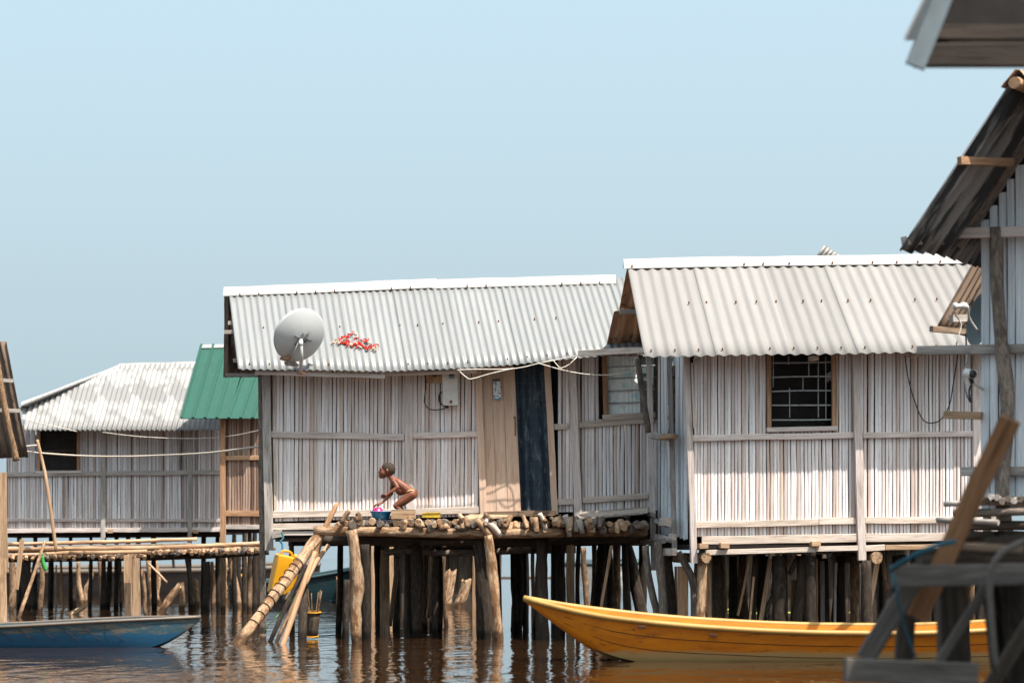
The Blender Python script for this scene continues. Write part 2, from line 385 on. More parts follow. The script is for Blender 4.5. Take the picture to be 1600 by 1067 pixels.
# ------------------------------------------------------------------ shared builders
def canes(parent, plane, x0, x1, ytop, ybot, pitch, mat, holes=(), name='cane', gap=.07, lean=0., out=0.):
    """vertical canes side by side on a wall plane; ytop / ybot: functions of px"""
    cache = {}; x = x0 + pitch / 2
    n = plane.n if plane.n.y < 0 else -plane.n
    while x < x1:
        wpx = pitch * random.uniform(.86, 1.14)
        segs = [(ybot(x), ytop(x))]
        for hx0, hx1, hy0, hy1 in holes:
            if hx0 < x < hx1:
                segs = [q for sg in segs for q in ((sg[0], hy1), (hy0, sg[1])) if q[0] - q[1] > 3]
        for yb, yt in segs:
            a = plane.hit(x, yb) + n * out; b = plane.hit(x + lean * (yb - yt) / 200 + random.uniform(-.7, .7), yt) + n * out
            L = (b - a).length
            s = (plane.hit(x + pitch, 700) - plane.hit(x, 700)).length
            r = s * .5 * (1 - gap) * random.uniform(.95, 1.04)
            key = (round(L, 1), random.randint(0, 3)); me = cache.get(key)
            if me is None:
                V = []; Fc = []; K = 6; N = 5
                for i in range(N + 1):
                    dx = random.uniform(-.0035, .0035) if 0 < i < N else 0; k = random.uniform(.92, 1.06)
                    for j in range(K):
                        an = math.pi * (j / (K - 1)); V.append((r * k * math.cos(an) + dx, r * k * .55 * math.sin(an), key[0] * i / N))
                for i in range(N):
                    for j in range(K - 1): Fc.append((i * K + j, i * K + j + 1, (i + 1) * K + j + 1, (i + 1) * K + j))
                    Fc.append((i * K + K - 1, i * K, (i + 1) * K, (i + 1) * K + K - 1))
                Fc.append(tuple(range(K))); Fc.append(tuple(range(N * K, N * K + K)))
                me = mesh(name, V, Fc, False); fix_normals(me); me.materials.append(mat); cache[key] = me
            Mx = place(a, b - a, n)
            Mx = Mx @ Matrix.Diagonal((wpx / pitch, 1, L / key[0] if key[0] else 1, 1))
            link(name, me, None, parent, Mx)
        x += wpx
def sheet_data(cols, amp, nrm_hint, thick=.004, nv=6):
    """cols: list of (bottom, top, phase) 3-D columns -> corrugated sheet with thickness"""
    V = []; N = len(cols)
    for k, (b, t, ph) in enumerate(cols):
        b2, t2, _ = cols[min(k + 1, N - 1)]; b1, t1, _ = cols[max(k - 1, 0)]
        nr = ((t - b).cross(b2 - b1)).normalized()
        if nr.dot(nrm_hint) < 0: nr = -nr
        for j in range(nv + 1):
            V.append(b.lerp(t, j / nv) + nr * (amp * math.sin(ph)))
    V2 = []
    for k in range(N):
        b, t, ph = cols[k]; b2, t2, _ = cols[min(k + 1, N - 1)]; b1, t1, _ = cols[max(k - 1, 0)]
        nr = ((t - b).cross(b2 - b1)).normalized()
        if nr.dot(nrm_hint) < 0: nr = -nr
        for j in range(nv + 1): V2.append(V[k * (nv + 1) + j] - nr * thick)
    o = len(V); Fc = []; W = nv + 1
    for k in range(N - 1):
        for j in range(nv):
            a = k * W + j; q = (a, a + W, a + W + 1, a + 1); Fc.append(q); Fc.append(tuple(o + i for i in reversed(q)))
        for j in (0, nv):
            a = k * W + j; Fc.append((a, a + W, a + W + o, a + o))
    for k in (0, N - 1):
        for j in range(nv):
            a = k * W + j; Fc.append((a, a + 1, a + 1 + o, a + o))
    return V + V2, Fc
def roof(parent, colf, u0, u1, waves, amp, mat, up, name='roof_sheet', per=9, samples=8, nv=6, lift=.002, jag=0., seg_split=None):
    """corrugated roof of separate overlapping sheets. colf(u) -> (bottom, top) world points"""
    k = 0; up = Vector(up)
    while k < waves:
        a = k; b = min(k + per + .5, waves + .0)
        cols = []
        n = int((b - a) * samples)
        jb = random.uniform(-jag, jag)
        for i in range(n + 1):
            wv = a + (b - a) * i / n
            u = u0 + (u1 - u0) * wv / waves
            bt, tp = colf(u)
            d = (bt - tp).normalized()
            off = up * (lift * ((k // per) % 2)) + d * 0
            cols.append((bt + d * jb + off, tp + off, wv * 2 * math.pi))
        V, Fc = sheet_data(cols, amp, up, nv=nv)
        bt, tp = colf(u0 + (u1 - u0) * (a + b) / 2 / waves)
        Mx = place(bt, tp - bt, up); Mi = Mx.inverted()
        me = mesh(name, [Mi @ v for v in V], Fc, True); fix_normals(me)
        ob = link(name, me, mat, parent, Mx)
        k += per
def nails(parent, pts, r=.011, up=(0, -.6, .8)):
    pts = [p for p in pts if random.random() < .72]
    parts = []; up = Vector(up).normalized()
    for p in pts:
        fr = frame(up, (1, 0, 0)); V = []
        for z, rr in ((-.02, r), (.004, r), (.012, r * .4)):
            for s in range(6):
                a = s / 6 * 2 * math.pi; V.append(p + fr @ Vector((rr * math.cos(a), rr * math.sin(a), z)))
        Fc = [(i * 6 + s, i * 6 + (s + 1) % 6, i * 6 + 6 + (s + 1) % 6, i * 6 + 6 + s) for i in range(2) for s in range(6)] + [tuple(range(12, 18))]
        parts.append((V, Fc))
    o = joined('roof_nails', parts, M['nail'], parent); o['kind'] = 'stuff'; return o
def ridge_cap(parent, pts, wd, mat, drop=.12, back=.12, name='ridge_cap', fwd=Vector((0, -1, 0))):
    n = len(pts); V = []; Fc = []
    prof = [(-wd, -drop), (-wd * .8, -drop * .72), (-wd * .45, -drop * .38), (-.02, .0), (.02, .0), (back * .5, -back * .4), (back, -back * .8)]
    K = len(prof)
    for p in pts:
        for y, z in prof: V.append(p - fwd * y + Vector((0, 0, z + .012 + random.uniform(-.006, .006))))
    for p in pts:
        for y, z in prof: V.append(p - fwd * y + Vector((0, 0, z + .004)))
    o = n * K
    for i in range(n - 1):
        for j in range(K - 1):
            a = i * K + j; q = (a, a + K, a + K + 1, a + 1); Fc += [q, tuple(o + x for x in reversed(q))]
        for j in (0, K - 1):
            a = i * K + j; Fc.append((a, a + K, a + K + o, a + o))
    for i in (0, n - 1):
        for j in range(K - 1):
            a = i * K + j; Fc.append((a, a + 1, a + 1 + o, a + o))
    base = pts[0]; Mx = place(base, pts[-1] - base, (0, -.6, .8)); Mi = Mx.inverted()
    me = mesh(name, [Mi @ v for v in V], Fc, False); fix_normals(me)
    return link(name, me, mat, parent, Mx)
def pile(parent, pts, wpx, mat, D=None, name='pile', rough=.12, taper=.85, seg=10, sink=.5):
    """pts: pixel points from the top to the foot; D from the water line when not given"""
    D = D or Dw(pts[-1][1])
    q = [P(x, y, D) for x, y in pts]
    d = (q[-1] - q[-2]).normalized(); e = q[-1] + d * sink
    q = q + [e]
    q.reverse(); r = wpx / 2 / F * D
    return log(name, q, [r, r, r * taper], mat, parent, seg, rough, .12)
def flat_pile(parent, top, foot, wpx, mat, D=None, name='pile', t=.05):
    D = D or Dw(foot[1]); a = P(*foot, D); b = P(*top, D); a = a + (a - b).normalized() * .5
    return board(name, a, b, wpx / F * D, t, mat, parent, jit=.006)

# ================================================================== MAIN HOUSE (white zinc roof, dish, open door)
WY = 37.1                                            # wall plane
wall = Plane((0, WY, 0), (0, -1, 0))
def W(px, py, out=0.): return wall.hit(px, py) + Vector((0, -out, 0))
house = thing('stilt_house', 'middle stilt house with white corrugated roof, open door and navy tiled doorway sheet', 'house', (-.6, WY, 0), None)
mx = W(410, 800).x; mx1 = 1.95
eaveY, ridgeY = 36.49, 38.2
EB = [(357, 577), (372, 577), (600, 580), (700, 577), (800, 570), (940, 556), (1005, 551), (1200, 546)]
RB = [(300, 455), (357, 454), (680, 441), (960, 434), (1100, 430)]
def colf(u):
    bx = lerp(372, 1000, u); tx = lerp(357, 962, u)
    return P(bx, interp(EB, bx), eaveY), P(tx, interp(RB, tx), ridgeY)
roof(house, colf, 0, 1.05, 60, .0105, M['zinc'], (0, -.6, .8), per=8, jag=.006)
def colr(u):   # rear slope
    t = P(lerp(350, 955, u), interp(RB, lerp(350, 955, u)), ridgeY + .02); b = P(lerp(353, 930, u), 588, 40.3)
    return b, t
roof(house, colr, 0, 1.12, 48, .018, M['under_dark'], (0, .6, .8), name='rear_roof_sheet', per=10, samples=6, nv=3)
rp = [P(x, interp(RB, x) - 4, ridgeY) for x in np.linspace(350, 682, 9)]
ridge_cap(house, rp, .15, M['ridge'], .13, .12)
rp = [P(x, interp(RB, x) - 2.8 - (x - 676) * .003, ridgeY - .005) for x in np.linspace(676, 962, 8)]
ridge_cap(house, rp, .15, M['ridge'], .13, .12)
np_ = []
for u in np.linspace(.03, .97, 20):
    b, t = colf(u); np_.append(b.lerp(t, .06) + Vector((0, -.012, .016)))
    u2 = u + random.uniform(-.01, .01); b, t = colf(u2); np_.append(b.lerp(t, .50) + Vector((0, -.012, .016)))
    np_.append(P(lerp(357, 955, u), interp(RB, lerp(357, 955, u)) + 9, ridgeY - .15) + Vector((0, -.02, .02)))
nails(house, np_, .010)
# gable trim at the left, purlin ends
board('rake_board', P(354, 456, ridgeY + .05), P(352, 590, 40.2), .06, .03, M['wood_grey'], house)
for py, D, x0, x1 in ((519, 37.4, 350, 372), (505, 37.6, 356, 374), (563, 36.9, 364, 384), (586, 37.6, 352, 420)):
    board('purlin_end', P(x0, py, D), P(x1, py, D), .05, .06, M['wood_grey'], house)
board('eave_board', P(398, 582, eaveY + .1), P(602, 588, eaveY + .1), .055, .03, M['wood_lilac'], house)
board('eave_board', P(600, 584, eaveY + .16), P(745, 580, eaveY + .16), .05, .03, M['wood_lilac'], house)
# walls
yb = lambda x: interp([(410, 815), (750, 806), (870, 800), (1020, 797)], x)
yt = lambda x: interp(EB, x) - 12
canes(house, wall, 429, 751, yt, yb, 5.8, M['cane'], [], lean=1)
canes(house, wall, 872, 1032, yt, yb, 5.9, M['cane'], [(938, 1030, 555, 655)])
hz = 1.40
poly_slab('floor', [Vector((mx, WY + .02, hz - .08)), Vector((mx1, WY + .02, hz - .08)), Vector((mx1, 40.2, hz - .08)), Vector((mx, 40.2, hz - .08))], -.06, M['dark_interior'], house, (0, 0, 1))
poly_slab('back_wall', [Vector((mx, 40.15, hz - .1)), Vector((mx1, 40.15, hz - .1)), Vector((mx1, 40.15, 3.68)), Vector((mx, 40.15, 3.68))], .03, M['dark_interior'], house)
for x in (mx + .01, mx1 - .02):
    poly_slab('side_wall', [Vector((x, WY + .06, hz - .1)), Vector((x, 40.14, hz - .1)), Vector((x, 40.14, 3.4)), Vector((x, 38.2, 4.55)), Vector((x, WY + .06, 3.62))], .02, M['wood_pale'], house, (1, 0, 0))
def wb(name, x0, y0, x1, y1, wpx, out, mat, t=.04, parent=house, w_=W, nrm=(0, -1, 0)):
    D = w_(x0, y0).y
    return board(name, w_(x0, y0, out), w_(x1, y1, out), wpx / F * D, t, mat, parent, nrm)
wb('corner_post', 416, 575, 421, 860, 13, .09, M['wood_grey'], .08)
wb('corner_post', 408, 575, 411, 990, 9, .02, M['bark_grey'], .07)
wb('corner_batten', 428, 585, 431, 810, 5, .03, M['wood_pale'])
wb('rail', 424, 678.5, 632, 683, 10, .055, M['wood_lilac'])
wb('rail', 645, 681, 749, 678, 9.5, .055, M['wood_lilac'])
wb('lower_rail', 427, 804, 634, 800, 10.5, .055, M['wood_pale'])
wb('lower_rail', 648, 799.5, 752, 796, 10.5, .055, M['wood_pale'])
wb('wall_post', 637.5, 572, 641, 812, 12, .075, M['wood_lilac'], .07)
wb('base_board', 427, 823, 562, 822, 10, .05, M['wood_pale'])
wb('base_board', 440, 833, 520, 832, 7, .03, M['wood_lilac'])
wb('rail', 866, 667, 888, 666, 9, .055, M['wood_pale']); wb('rail', 899, 664.5, 1022, 656, 10, .055, M['wood_pale'])
wb('lower_rail', 870, 784, 898, 783, 9.5, .055, M['wood_pale']); wb('lower_rail', 910, 781.5, 1012, 775, 9.5, .055, M['wood_pale'])
wb('wall_post', 893, 558, 905, 842, 12, .085, M['wood_lilac'], .07)
wb('base_board', 905, 806, 1015, 797, 12, .06, M['wood_pale'])
# door
door_frame = board('door_frame', W(747, 572, .075), W(756, 806, .075), 10.5 / F * WY, .08, M['wood_door'], house)
board('door_frame', W(855, 565, .075), W(867, 804, .075), 10 / F * WY, .08, M['wood_door'], house)
board('threshold', W(757, 804, .10), W(868, 801, .10), 9 / F * WY, .25, M['wood_brown'], house)
def leaf(x0, x1, x2, x3):
    return [W(x0, 572, -.02), W(x1, 572, -.02), W(x3, 801, .04), W(x2, 801, .04)]
xs_t = (752, 768, 785, 804); xs_b = (759, 776, 794, 814)
door = poly_slab('door', leaf(752, 804, 759, 814), .02, M['wood_door'], house)
for i in range(3):
    poly_slab('door_plank', [p + Vector((0, -.012 - .003 * (i == 1), 0)) for p in leaf(xs_t[i] + .4, xs_t[i + 1] - .4, xs_b[i] + .4, xs_b[i + 1] - .4)], .011, M['wood_door'], door)
log('door_handle', [W(803, 653, .035), W(805, 652, .05), W(805.5, 678, .05), W(805, 679, .03)], [.008], M['nail'], door, 6, 0, .05)
vp = [W(805, 568, -.12), W(856, 568, -.12), W(868, 799, -.10), W(810, 799, -.10)]
Mx = place(vp[3], Vector((0, 0, 1)), (0, -1, 0))
# hanging sheet with soft folds
V = []; Fc = []; nx, nz = 24, 10
for j in range(nz + 1):
    for i in range(nx + 1):
        t = i / nx; s = j / nz; p = vp[3].lerp(vp[2], t).lerp(vp[0].lerp(vp[1], t), s)
        V.append(p - vp[3] + Vector((0, .012 * math.sin(t * 17 + s) * (1 - .3 * s), 0)))
for j in range(nz):
    for i in range(nx): a = j * (nx + 1) + i; Fc.append((a, a + 1, a + nx + 2, a + nx + 1))
# the tile print runs in the sheet's own x-y plane
rot = Matrix.Rotation(R(90), 4, 'X'); Mv = Matrix.Translation(vp[3]) @ rot; ri = rot.inverted()
sh = link('doorway_sheet', mesh('doorway_sheet', [ri @ v for v in V], Fc, True), M['vinyl'], house, Mv)
sh['label'] = 'navy tile-patterned sheet hanging in the doorway'
# window with louvres and curtain
board('window_frame', W(944, 556, .06), W(947, 657, .06), 8 / F * WY, .08, M['wood_orange'], house)
wf = board('window_sill', W(941, 653, .075), W(1024, 648, .075), 9 / F * WY, .09, M['wood_pale'], house)
V = []; Fc = []; nx = 60
cp = [W(950, 652, -.035), W(1001, 650, -.035), W(998, 556, -.035), W(948, 556, -.035)]
for j in range(2):
    for i in range(nx + 1):
        t = i / nx; p = cp[0].lerp(cp[1], t) if j == 0 else cp[3].lerp(cp[2], t)
        V.append(p - cp[0] + Vector((0, .006 * math.sin(t * 40 + math.sin(t * 9) * 2) * (1 - .4 * j), 0)))
for i in range(nx): Fc.append((i, i + 1, nx + 2 + i, nx + 1 + i))
rotc = Mv.to_3x3().to_4x4(); cM = Matrix.Translation(cp[0]) @ rotc
cu = link('curtain', mesh('curtain', [rotc.inverted() @ v for v in V], Fc, True), M['curtain'], house, cM)
for i, py in enumerate((574, 592, 611, 630)):
    board('louvre_bar', W(949, py, .0), W(1024, py - 3, .0), .016, .012, M['bars'], house)
wb('window_glass', 1012, 556, 1012, 650, 20, -.05, M['glass'], .006)
# stilts under the main house
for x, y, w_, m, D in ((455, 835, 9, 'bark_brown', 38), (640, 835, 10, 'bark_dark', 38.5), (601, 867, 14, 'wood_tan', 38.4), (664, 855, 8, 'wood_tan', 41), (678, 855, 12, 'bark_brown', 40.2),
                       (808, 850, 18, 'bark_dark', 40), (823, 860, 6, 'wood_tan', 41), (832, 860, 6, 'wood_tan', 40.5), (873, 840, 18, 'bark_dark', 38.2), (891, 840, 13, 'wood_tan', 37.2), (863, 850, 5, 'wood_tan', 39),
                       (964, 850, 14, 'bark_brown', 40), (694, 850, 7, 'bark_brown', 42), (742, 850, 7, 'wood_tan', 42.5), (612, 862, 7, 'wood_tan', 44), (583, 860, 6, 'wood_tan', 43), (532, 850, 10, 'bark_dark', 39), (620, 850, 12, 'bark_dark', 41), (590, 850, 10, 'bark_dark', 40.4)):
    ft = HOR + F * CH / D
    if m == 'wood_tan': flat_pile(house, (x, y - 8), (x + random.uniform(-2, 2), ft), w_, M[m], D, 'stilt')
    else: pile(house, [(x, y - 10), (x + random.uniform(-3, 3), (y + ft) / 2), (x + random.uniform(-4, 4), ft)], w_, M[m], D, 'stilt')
board('floor_beam', P(640, 862, 39.2), P(900, 857, 39.2), .12, .1, M['bark_grey'], house)
board('floor_beam', P(450, 846, 40), P(1010, 846, 40), .12, .1, M['bark_dark'], house)
board('floor_beam', P(430, 840, 37.4), P(1010, 834, 37.4), .1, .1, M['wood_grey'], house)

# --- things on and at the main house
pos = W(775, 625, .06)
ps = board('poster', W(777.5, 624.5, .068) , W(775.5, 592.5, .066), 11.5 / F * WY, .002, M['poster'], None, jit=0)
tag(ps, 'narrow printed poster with dark header pasted on the wooden door', 'poster')
mt = thing('meter_box', 'pale grey electric meter box on the cane wall left of the door', 'meter box', W(704, 633, .1))
b0 = W(704.5, 634, .17); b1 = W(703.5, 585, .17)
board('case', b0, b1, 24 / F * WY, .09, M['meter'], mt, jit=.001)
board('cover_band', W(704, 596, .178), W(703.5, 579, .178), 25 / F * WY, .095, M['meter'], mt, jit=.001)
board('latch', W(705, 631, .185), W(705, 626.5, .185), .03, .012, M['nail'], mt, jit=0)
board('display', W(706, 593, .183), W(706, 584, .183), .07, .006, M['glass'], mt, jit=0)
fb = thing('fuse_board', 'small wooden board with cut-out fuse just left of the meter box', 'fuse board', W(678, 590, .05))
board('backing', W(678, 599, .075), W(678, 578, .075), 24 / F * WY, .02, M['wood_tan'], fb)
lathe('fuse', [(.0, .06), (.035, .055), (.04, 0), (.03, -.01)], M['black_plastic'], fb, place(W(679, 585, .085), Vector((0, -1, 0)), (0, 0, 1)), 12)
c = cable('meter_cable', [W(664, 584, .07), W(666, 606, .08), W(663, 628, .07), W(672, 640, .08), W(690, 640, .09), W(699, 637, .12), W(700, 634, .14)], .007, M['cable_black'])
tag(c, 'black cable looping from the fuse board to the underside of the meter box', 'cable')
c = cable('meter_cable', [W(690, 612, .09), W(686, 622, .07), W(690, 632, .07), W(701, 637, .09)], .012, M['cable_black'])
tag(c, 'short thick black cable bent behind the left edge of the meter box', 'cable')
yE = eaveY - .03
c = cable('white_cable', [P(714, 578, yE), P(740, 577, yE), P(802, 576, yE), P(845, 567, yE), P(880, 560, yE), P(925, 551, yE - .3), P(945, 542, yE - .4)], .006, M['cable_white'])
tag(c, 'white cable strung along the roof edge over the open door', 'cable')
c = cable('white_cable', [P(718, 580, yE), P(728, 589, yE), P(737, 592, yE), P(765, 584, yE), P(802, 575.5, yE - .02)], .006, M['cable_white'])
tag(c, 'white cable hanging in a loop beside the meter box', 'cable')
c = cable('white_cable', [P(843, 568, yE - .04), P(883, 579, yE), P(920, 585, yE), P(960, 585, yE), P(1000, 576, yE), P(1018, 570, yE)], .006, M['cable_white'])
tag(c, 'white cable sagging across the curtained window', 'cable')
c = cable('white_cable', [P(864, 562, yE - .05), P(871, 571, yE - .05), P(877, 575, yE - .05), P(890, 569, yE - .05), P(901, 558, yE - .05)], .006, M['cable_white'])
tag(c, 'short white cable loop right of the doorway under the roof edge', 'cable')
# dish
dh = thing('satellite_dish', 'large grey satellite dish seen from behind above the roof edge', 'satellite dish', P(469, 577, eaveY - .05))
dc = P(468, 524, eaveY - .22); nrm = Vector((-.52, .75, .43)).normalized()
ax = Vector((1, 0, .0)); ax = (ax - nrm * ax.dot(nrm)).normalized(); ay = nrm.cross(ax)
rr = .36; prof = []
V = []; Fc = []; ns = 48; rings = [0, .2, .4, .6, .8, .95, 1.0, 1.0]
for k, q in enumerate(rings):
    zz = -.10 * (1 - q * q) if k < 7 else .022
    for s in range(ns):
        a = 2 * math.pi * s / ns; V.append((rr * q * math.cos(a), rr * q * math.sin(a), zz))
for k in range(len(rings) - 1):
    for s in range(ns):
        a = k * ns + s; b = k * ns + (s + 1) % ns; Fc.append((a, b, b + ns, a + ns))
o2 = len(V); V += [(x * .985, y * .985, z + .012) for x, y, z in V]; Fc += [tuple(o2 + i for i in reversed(f)) for f in Fc]
md = mesh('reflector', V, Fc, True)
Md = Matrix((ax, ay, nrm)).transposed().to_4x4(); Md.translation = dc
# stretch along the tilt seen in the photo (upper right - lower left)
link('reflector', md, M['dish'], dh, Md)
back = dc - nrm * .10
lathe('back_bracket', [(.0, -.06), (.045, -.055), (.05, -.02), (.075, -.005), (.075, .012)], M['grey_metal'], dh, Matrix.LocRotScale(back, Md.to_quaternion(), None), 4, False)
for dx, dy in ((-.12, .06), (.12, .06), (-.12, -.06), (.1, -.08)):
    log('bracket_arm', [back - nrm * .02, back + ax * dx + ay * dy], [.010], M['grey_metal'], dh, 6, 0, .1)
log('clamp', [P(470, 533, eaveY - .36), P(470, 540, eaveY - .36)], [.03], M['steel'], dh, 10, 0, .03)
log('mast', [P(470, 530, eaveY - .36), P(471, 550, eaveY - .36), P(471, 562, eaveY - .3), P(470, 582, eaveY - .1)], [.022], M['steel'], dh, 10, 0, .05)
board('base_plate', P(464, 583, eaveY - .06), P(476, 583, eaveY - .06), .025, .05, M['nail'], dh, jit=0)
log('feed_arm', [P(466, 536, eaveY - .32), P(456, 558, eaveY - .25)], [.011], M['steel'], dh, 8, 0, .1)
log('feed_head', [P(455, 557, eaveY - .22), P(447, 561, eaveY - .22), P(438, 560, eaveY - .18)], [.022, .03, .018], M['wood_orange'], dh, 8, .2, .03)
poly_slab('stay_plate', [P(443, 566, eaveY - .06), P(457, 560, eaveY - .1), P(468, 571, eaveY - .1), P(464, 573, eaveY - .06), P(446, 571, eaveY - .04)], .01, M['wood_grey'], dh)
# cloth on the roof
def colpt(px, py):
    b0_, t0_ = colf(.2); b1_, t1_ = colf(.5)
    pl = Plane(b0_, (t0_ - b0_).cross(b1_ - b0_)); return pl.hit(px, py)
ctop = [(522, 534), (535, 529), (548, 518), (556, 520), (564, 532), (575, 532), (591, 541)]
cbot = [(522, 536), (540, 540), (558, 543), (571, 549), (584, 549), (591, 546)]
cl = None; up_ = Vector((0, -.6, .8))
def ribbon(pts, wd):
    V = []; Fc = []; n = len(pts)
    for i, p in enumerate(pts):
        d = (pts[min(i + 1, n - 1)] - pts[max(i - 1, 0)]).normalized(); sd = d.cross(up_).normalized() * wd * (.6 + .4 * math.sin(i / (n - 1) * math.pi))
        for k, h in ((-1, .004), (-.3, .016), (.3, .014), (1, .003)): V.append(p + sd * k + up_ * h)
    for i in range(n - 1):
        for k in range(3): a = i * 4 + k; Fc.append((a, a + 1, a + 5, a + 4))
    return V, Fc
random.seed(5); reds = []; whites = []
for i in range(46):
    x = 524 + 64 * (i / 45) + random.uniform(-3, 3); y = lerp(interp(ctop, x), interp(cbot, x), random.random()); L_ = random.uniform(5, 13); sl_ = random.uniform(-1.1, -.2) if x < 562 else random.uniform(-.6, .9)
    q = [colpt(x + L_ * (t - .5), y + sl_ * L_ * (t - .5) + 1.4 * math.sin(t * 7 + i)) + up_ * (.016 + .01 * math.sin(t * 9 + i)) for t in np.linspace(0, 1, 9)]
    (reds if random.random() < .68 else whites).append(ribbon(q, random.uniform(.006, .016)))
ct = thing('roof_cloth', 'tangle of red and white cloth strips drying on the corrugated roof', 'cloth', colpt(556, 537))
joined('red_strips', reds, plain('red_cloth', (.42, .022, .015), .9, .1, 20, .4), ct, smooth=True)
joined('white_strips', whites, plain('cream_cloth', (.42, .34, .28), .9, .1, 20, .4), ct, smooth=True)

# ================================================================== LOG PLATFORM in front of the main house
deck = thing('log_platform', 'rough log platform on crooked piles in front of the open door', 'platform', (-.3, 36, 0))
DZ = lambda px: CH + (HOR - interp([(500, 816), (760, 818), (1010, 818)], px)) / F * 35.6
log('beam', [P(490, 829, 35.14), P(620, 831, 35.14), P(760, 833, 35.16), P(880, 832, 35.2)], [.058, .062, .06], M['bark_light'], deck, 12, .07)
log('beam', [P(745, 834, 35.3), P(880, 832, 35.3), P(1012, 831, 35.34)], [.065, .06, .058], M['bark_brown'], deck, 12, .08)
log('beam', [P(505, 844, 35.9), P(760, 846, 35.9), P(1000, 842, 35.9)], [.06, .055], M['wood_wet'], deck, 10, .08)
log('beam', [P(500, 840, 36.6), P(1010, 836, 36.6)], [.06], M['bark_brown'], deck, 10, .08)
log('cross_pole', [P(600, 864, 36.3), P(640, 860, 36.3), P(700, 864, 36.4), P(760, 862, 36.4), P(830, 858, 36.5)], [.045, .04], M['bark_grey'], deck, 9, .12)
for i in range(64):
    px = 530 + i * 7.6 + random.uniform(-2.5, 2.5)
    if px > 1012: break
    r = random.uniform(.028, .05); z = DZ(px) - .01 + random.uniform(-.015, .02)
    x = (px - 800) / F * 35.4
    y0 = 35.16 + random.uniform(-.02, .12) - random.choice((0, 0, .08, .14)); dx = random.uniform(-.10, .10)
    droop = random.choice((0, 0, 0, .03, .07)) if px < 780 else random.choice((0, .02, .06, .09))
    m = M[random.choice(('bark_grey', 'wood_tan', 'bark_light', 'bark_grey', 'bark_brown', 'bark_brown'))]
    log('deck_log', [Vector((x - dx * .2, y0, z - droop)), Vector((x, 35.6, z + .005)), Vector((x + dx, 36.95, z - .03))], [r, r * 1.05, r * .8], m, deck, 8, .15, .15)
# crooked pieces hanging over the edge
for pts, r, m in (([(712, 822), (722, 826), (737, 819), (748, 810)], .034, 'bark_grey'), ([(744, 812), (756, 824), (766, 836)], .04, 'wood_tan'), ([(757, 813), (772, 824), (783, 838)], .036, 'wood_pale'),
                  ([(533, 818), (539, 806), (545, 798)], .034, 'bark_brown'), ([(843, 802), (848, 812), (853, 828)], .032, 'wood_pale'), ([(836, 808), (839, 832)], .034, 'wood_tan'), ([(883, 805), (886, 815), (891, 838)], .035, 'wood_grey'),
                  ([(905, 812), (910, 833)], .034, 'wood_grey'), ([(917, 812), (923, 832)], .036, 'wood_tan'), ([(553, 812), (563, 809), (558, 802)], .036, 'bark_brown'), ([(650, 818), (660, 822), (652, 812)], .034, 'wood_tan'), ([(700, 820), (690, 826), (685, 812)], .038, 'bark_light')):
    q = [P(x, y, 35.05 + .02 * k) for k, (x, y) in enumerate(pts)]
    log('loose_log', q, [r, r, r * .9], M[m], deck, 9, .15, .06)
poly_slab('mat_board', [P(712, 812, 35.75), P(795, 806, 35.75), P(800, 804, 36.6), P(735, 803, 36.6)], .02, M['wood_tan'], deck, (0, 0, -1))
poly_slab('mat_board', [P(915, 806, 36.1), P(1012, 799, 36.1), P(1012, 793, 36.9), P(905, 803, 36.9)], .02, M['wood_pale'], deck, (0, 0, -1))
random.seed(33)
for i in range(18):
    px = random.uniform(700, 1008); y = random.uniform(806, 816); dx = random.uniform(-8, 8); dy = random.uniform(4, 20); r = random.uniform(.022, .04)
    q = [P(px - dx * .4, y - random.uniform(0, 5), 35.6), P(px, y, 35.2), P(px + dx * .6, y + dy * .6, 35.06), P(px + dx * .8, y + dy, 35.02)]
    log('loose_log', q, [r, r, r * .75], M[random.choice(('bark_grey', 'wood_tan', 'bark_brown', 'bark_light', 'bark_brown'))], deck, 8, .25, .06)
# plastic sheet on the logs, in folds
V = []; Fc = []; nx, ny = 40, 10
for j in range(ny + 1):
    for i in range(nx + 1):
        px = lerp(572, 694, i / nx); y = lerp(35.24, 36.5, j / ny); x = (px - 800) / F * 35.4
        z = DZ(px) + .035 + .018 * noise.noise(Vector((x * 9, y * 5, 0))) - (.05 if j == 0 else 0) * (1 + noise.noise(Vector((x * 14, 0, 0))))
        V.append(Vector((x, y + .04 * noise.noise(Vector((x * 7, 5, j))), z)))
for j in range(ny):
    for i in range(nx): a = j * (nx + 1) + i; Fc.append((a, a + 1, a + nx + 2, a + nx + 1))
o = V[0].copy()
tag(link('plastic_sheet', mesh('plastic_sheet', [v - o for v in V], Fc, True), M['black_sheet'], None, Matrix.Translation(o)), 'black plastic sheet spread over the logs under the blue basin', 'sheet')
for pts, wpx, m in (([(547, 828), (553, 858), (558, 905), (556, 950), (558, 1004)], 19, 'bark_light'), ([(542, 905), (541, 950), (540, 998)], 11, 'bark_dark'), ([(570, 850), (573, 930), (572, 1000)], 15.5, 'bark_dark'),
                    ([(637, 855), (636, 930), (636, 994)], 10, 'wood_wet'), ([(650, 850), (652, 920), (651, 996)], 18, 'bark_dark'), ([(683, 870), (680, 940), (680, 995)], 10, 'bark_dark'),
                    ([(748, 840), (751, 900), (756, 998)], 19, 'bark_dark'), ([(762, 836), (767, 870), (772, 930), (779, 999)], 16, 'bark_light'), ([(845, 840), (847, 900), (848, 997)], 20, 'wood_wet'),
                    ([(911, 855), (914, 900), (919, 975)], 10, 'bark_brown'), ([(945, 840), (941, 900), (936, 985)], 24, 'bark_dark'), ([(977, 842), (990, 900), (1008, 985)], 19, 'bark_dark'),
                    ([(876, 842), (874, 940), (872, 990)], 15, 'wood_wet'), ([(800, 845), (803, 930), (806, 985)], 9, 'bark_dark')):
    pile(deck, pts, wpx, M[m], rough=.2)
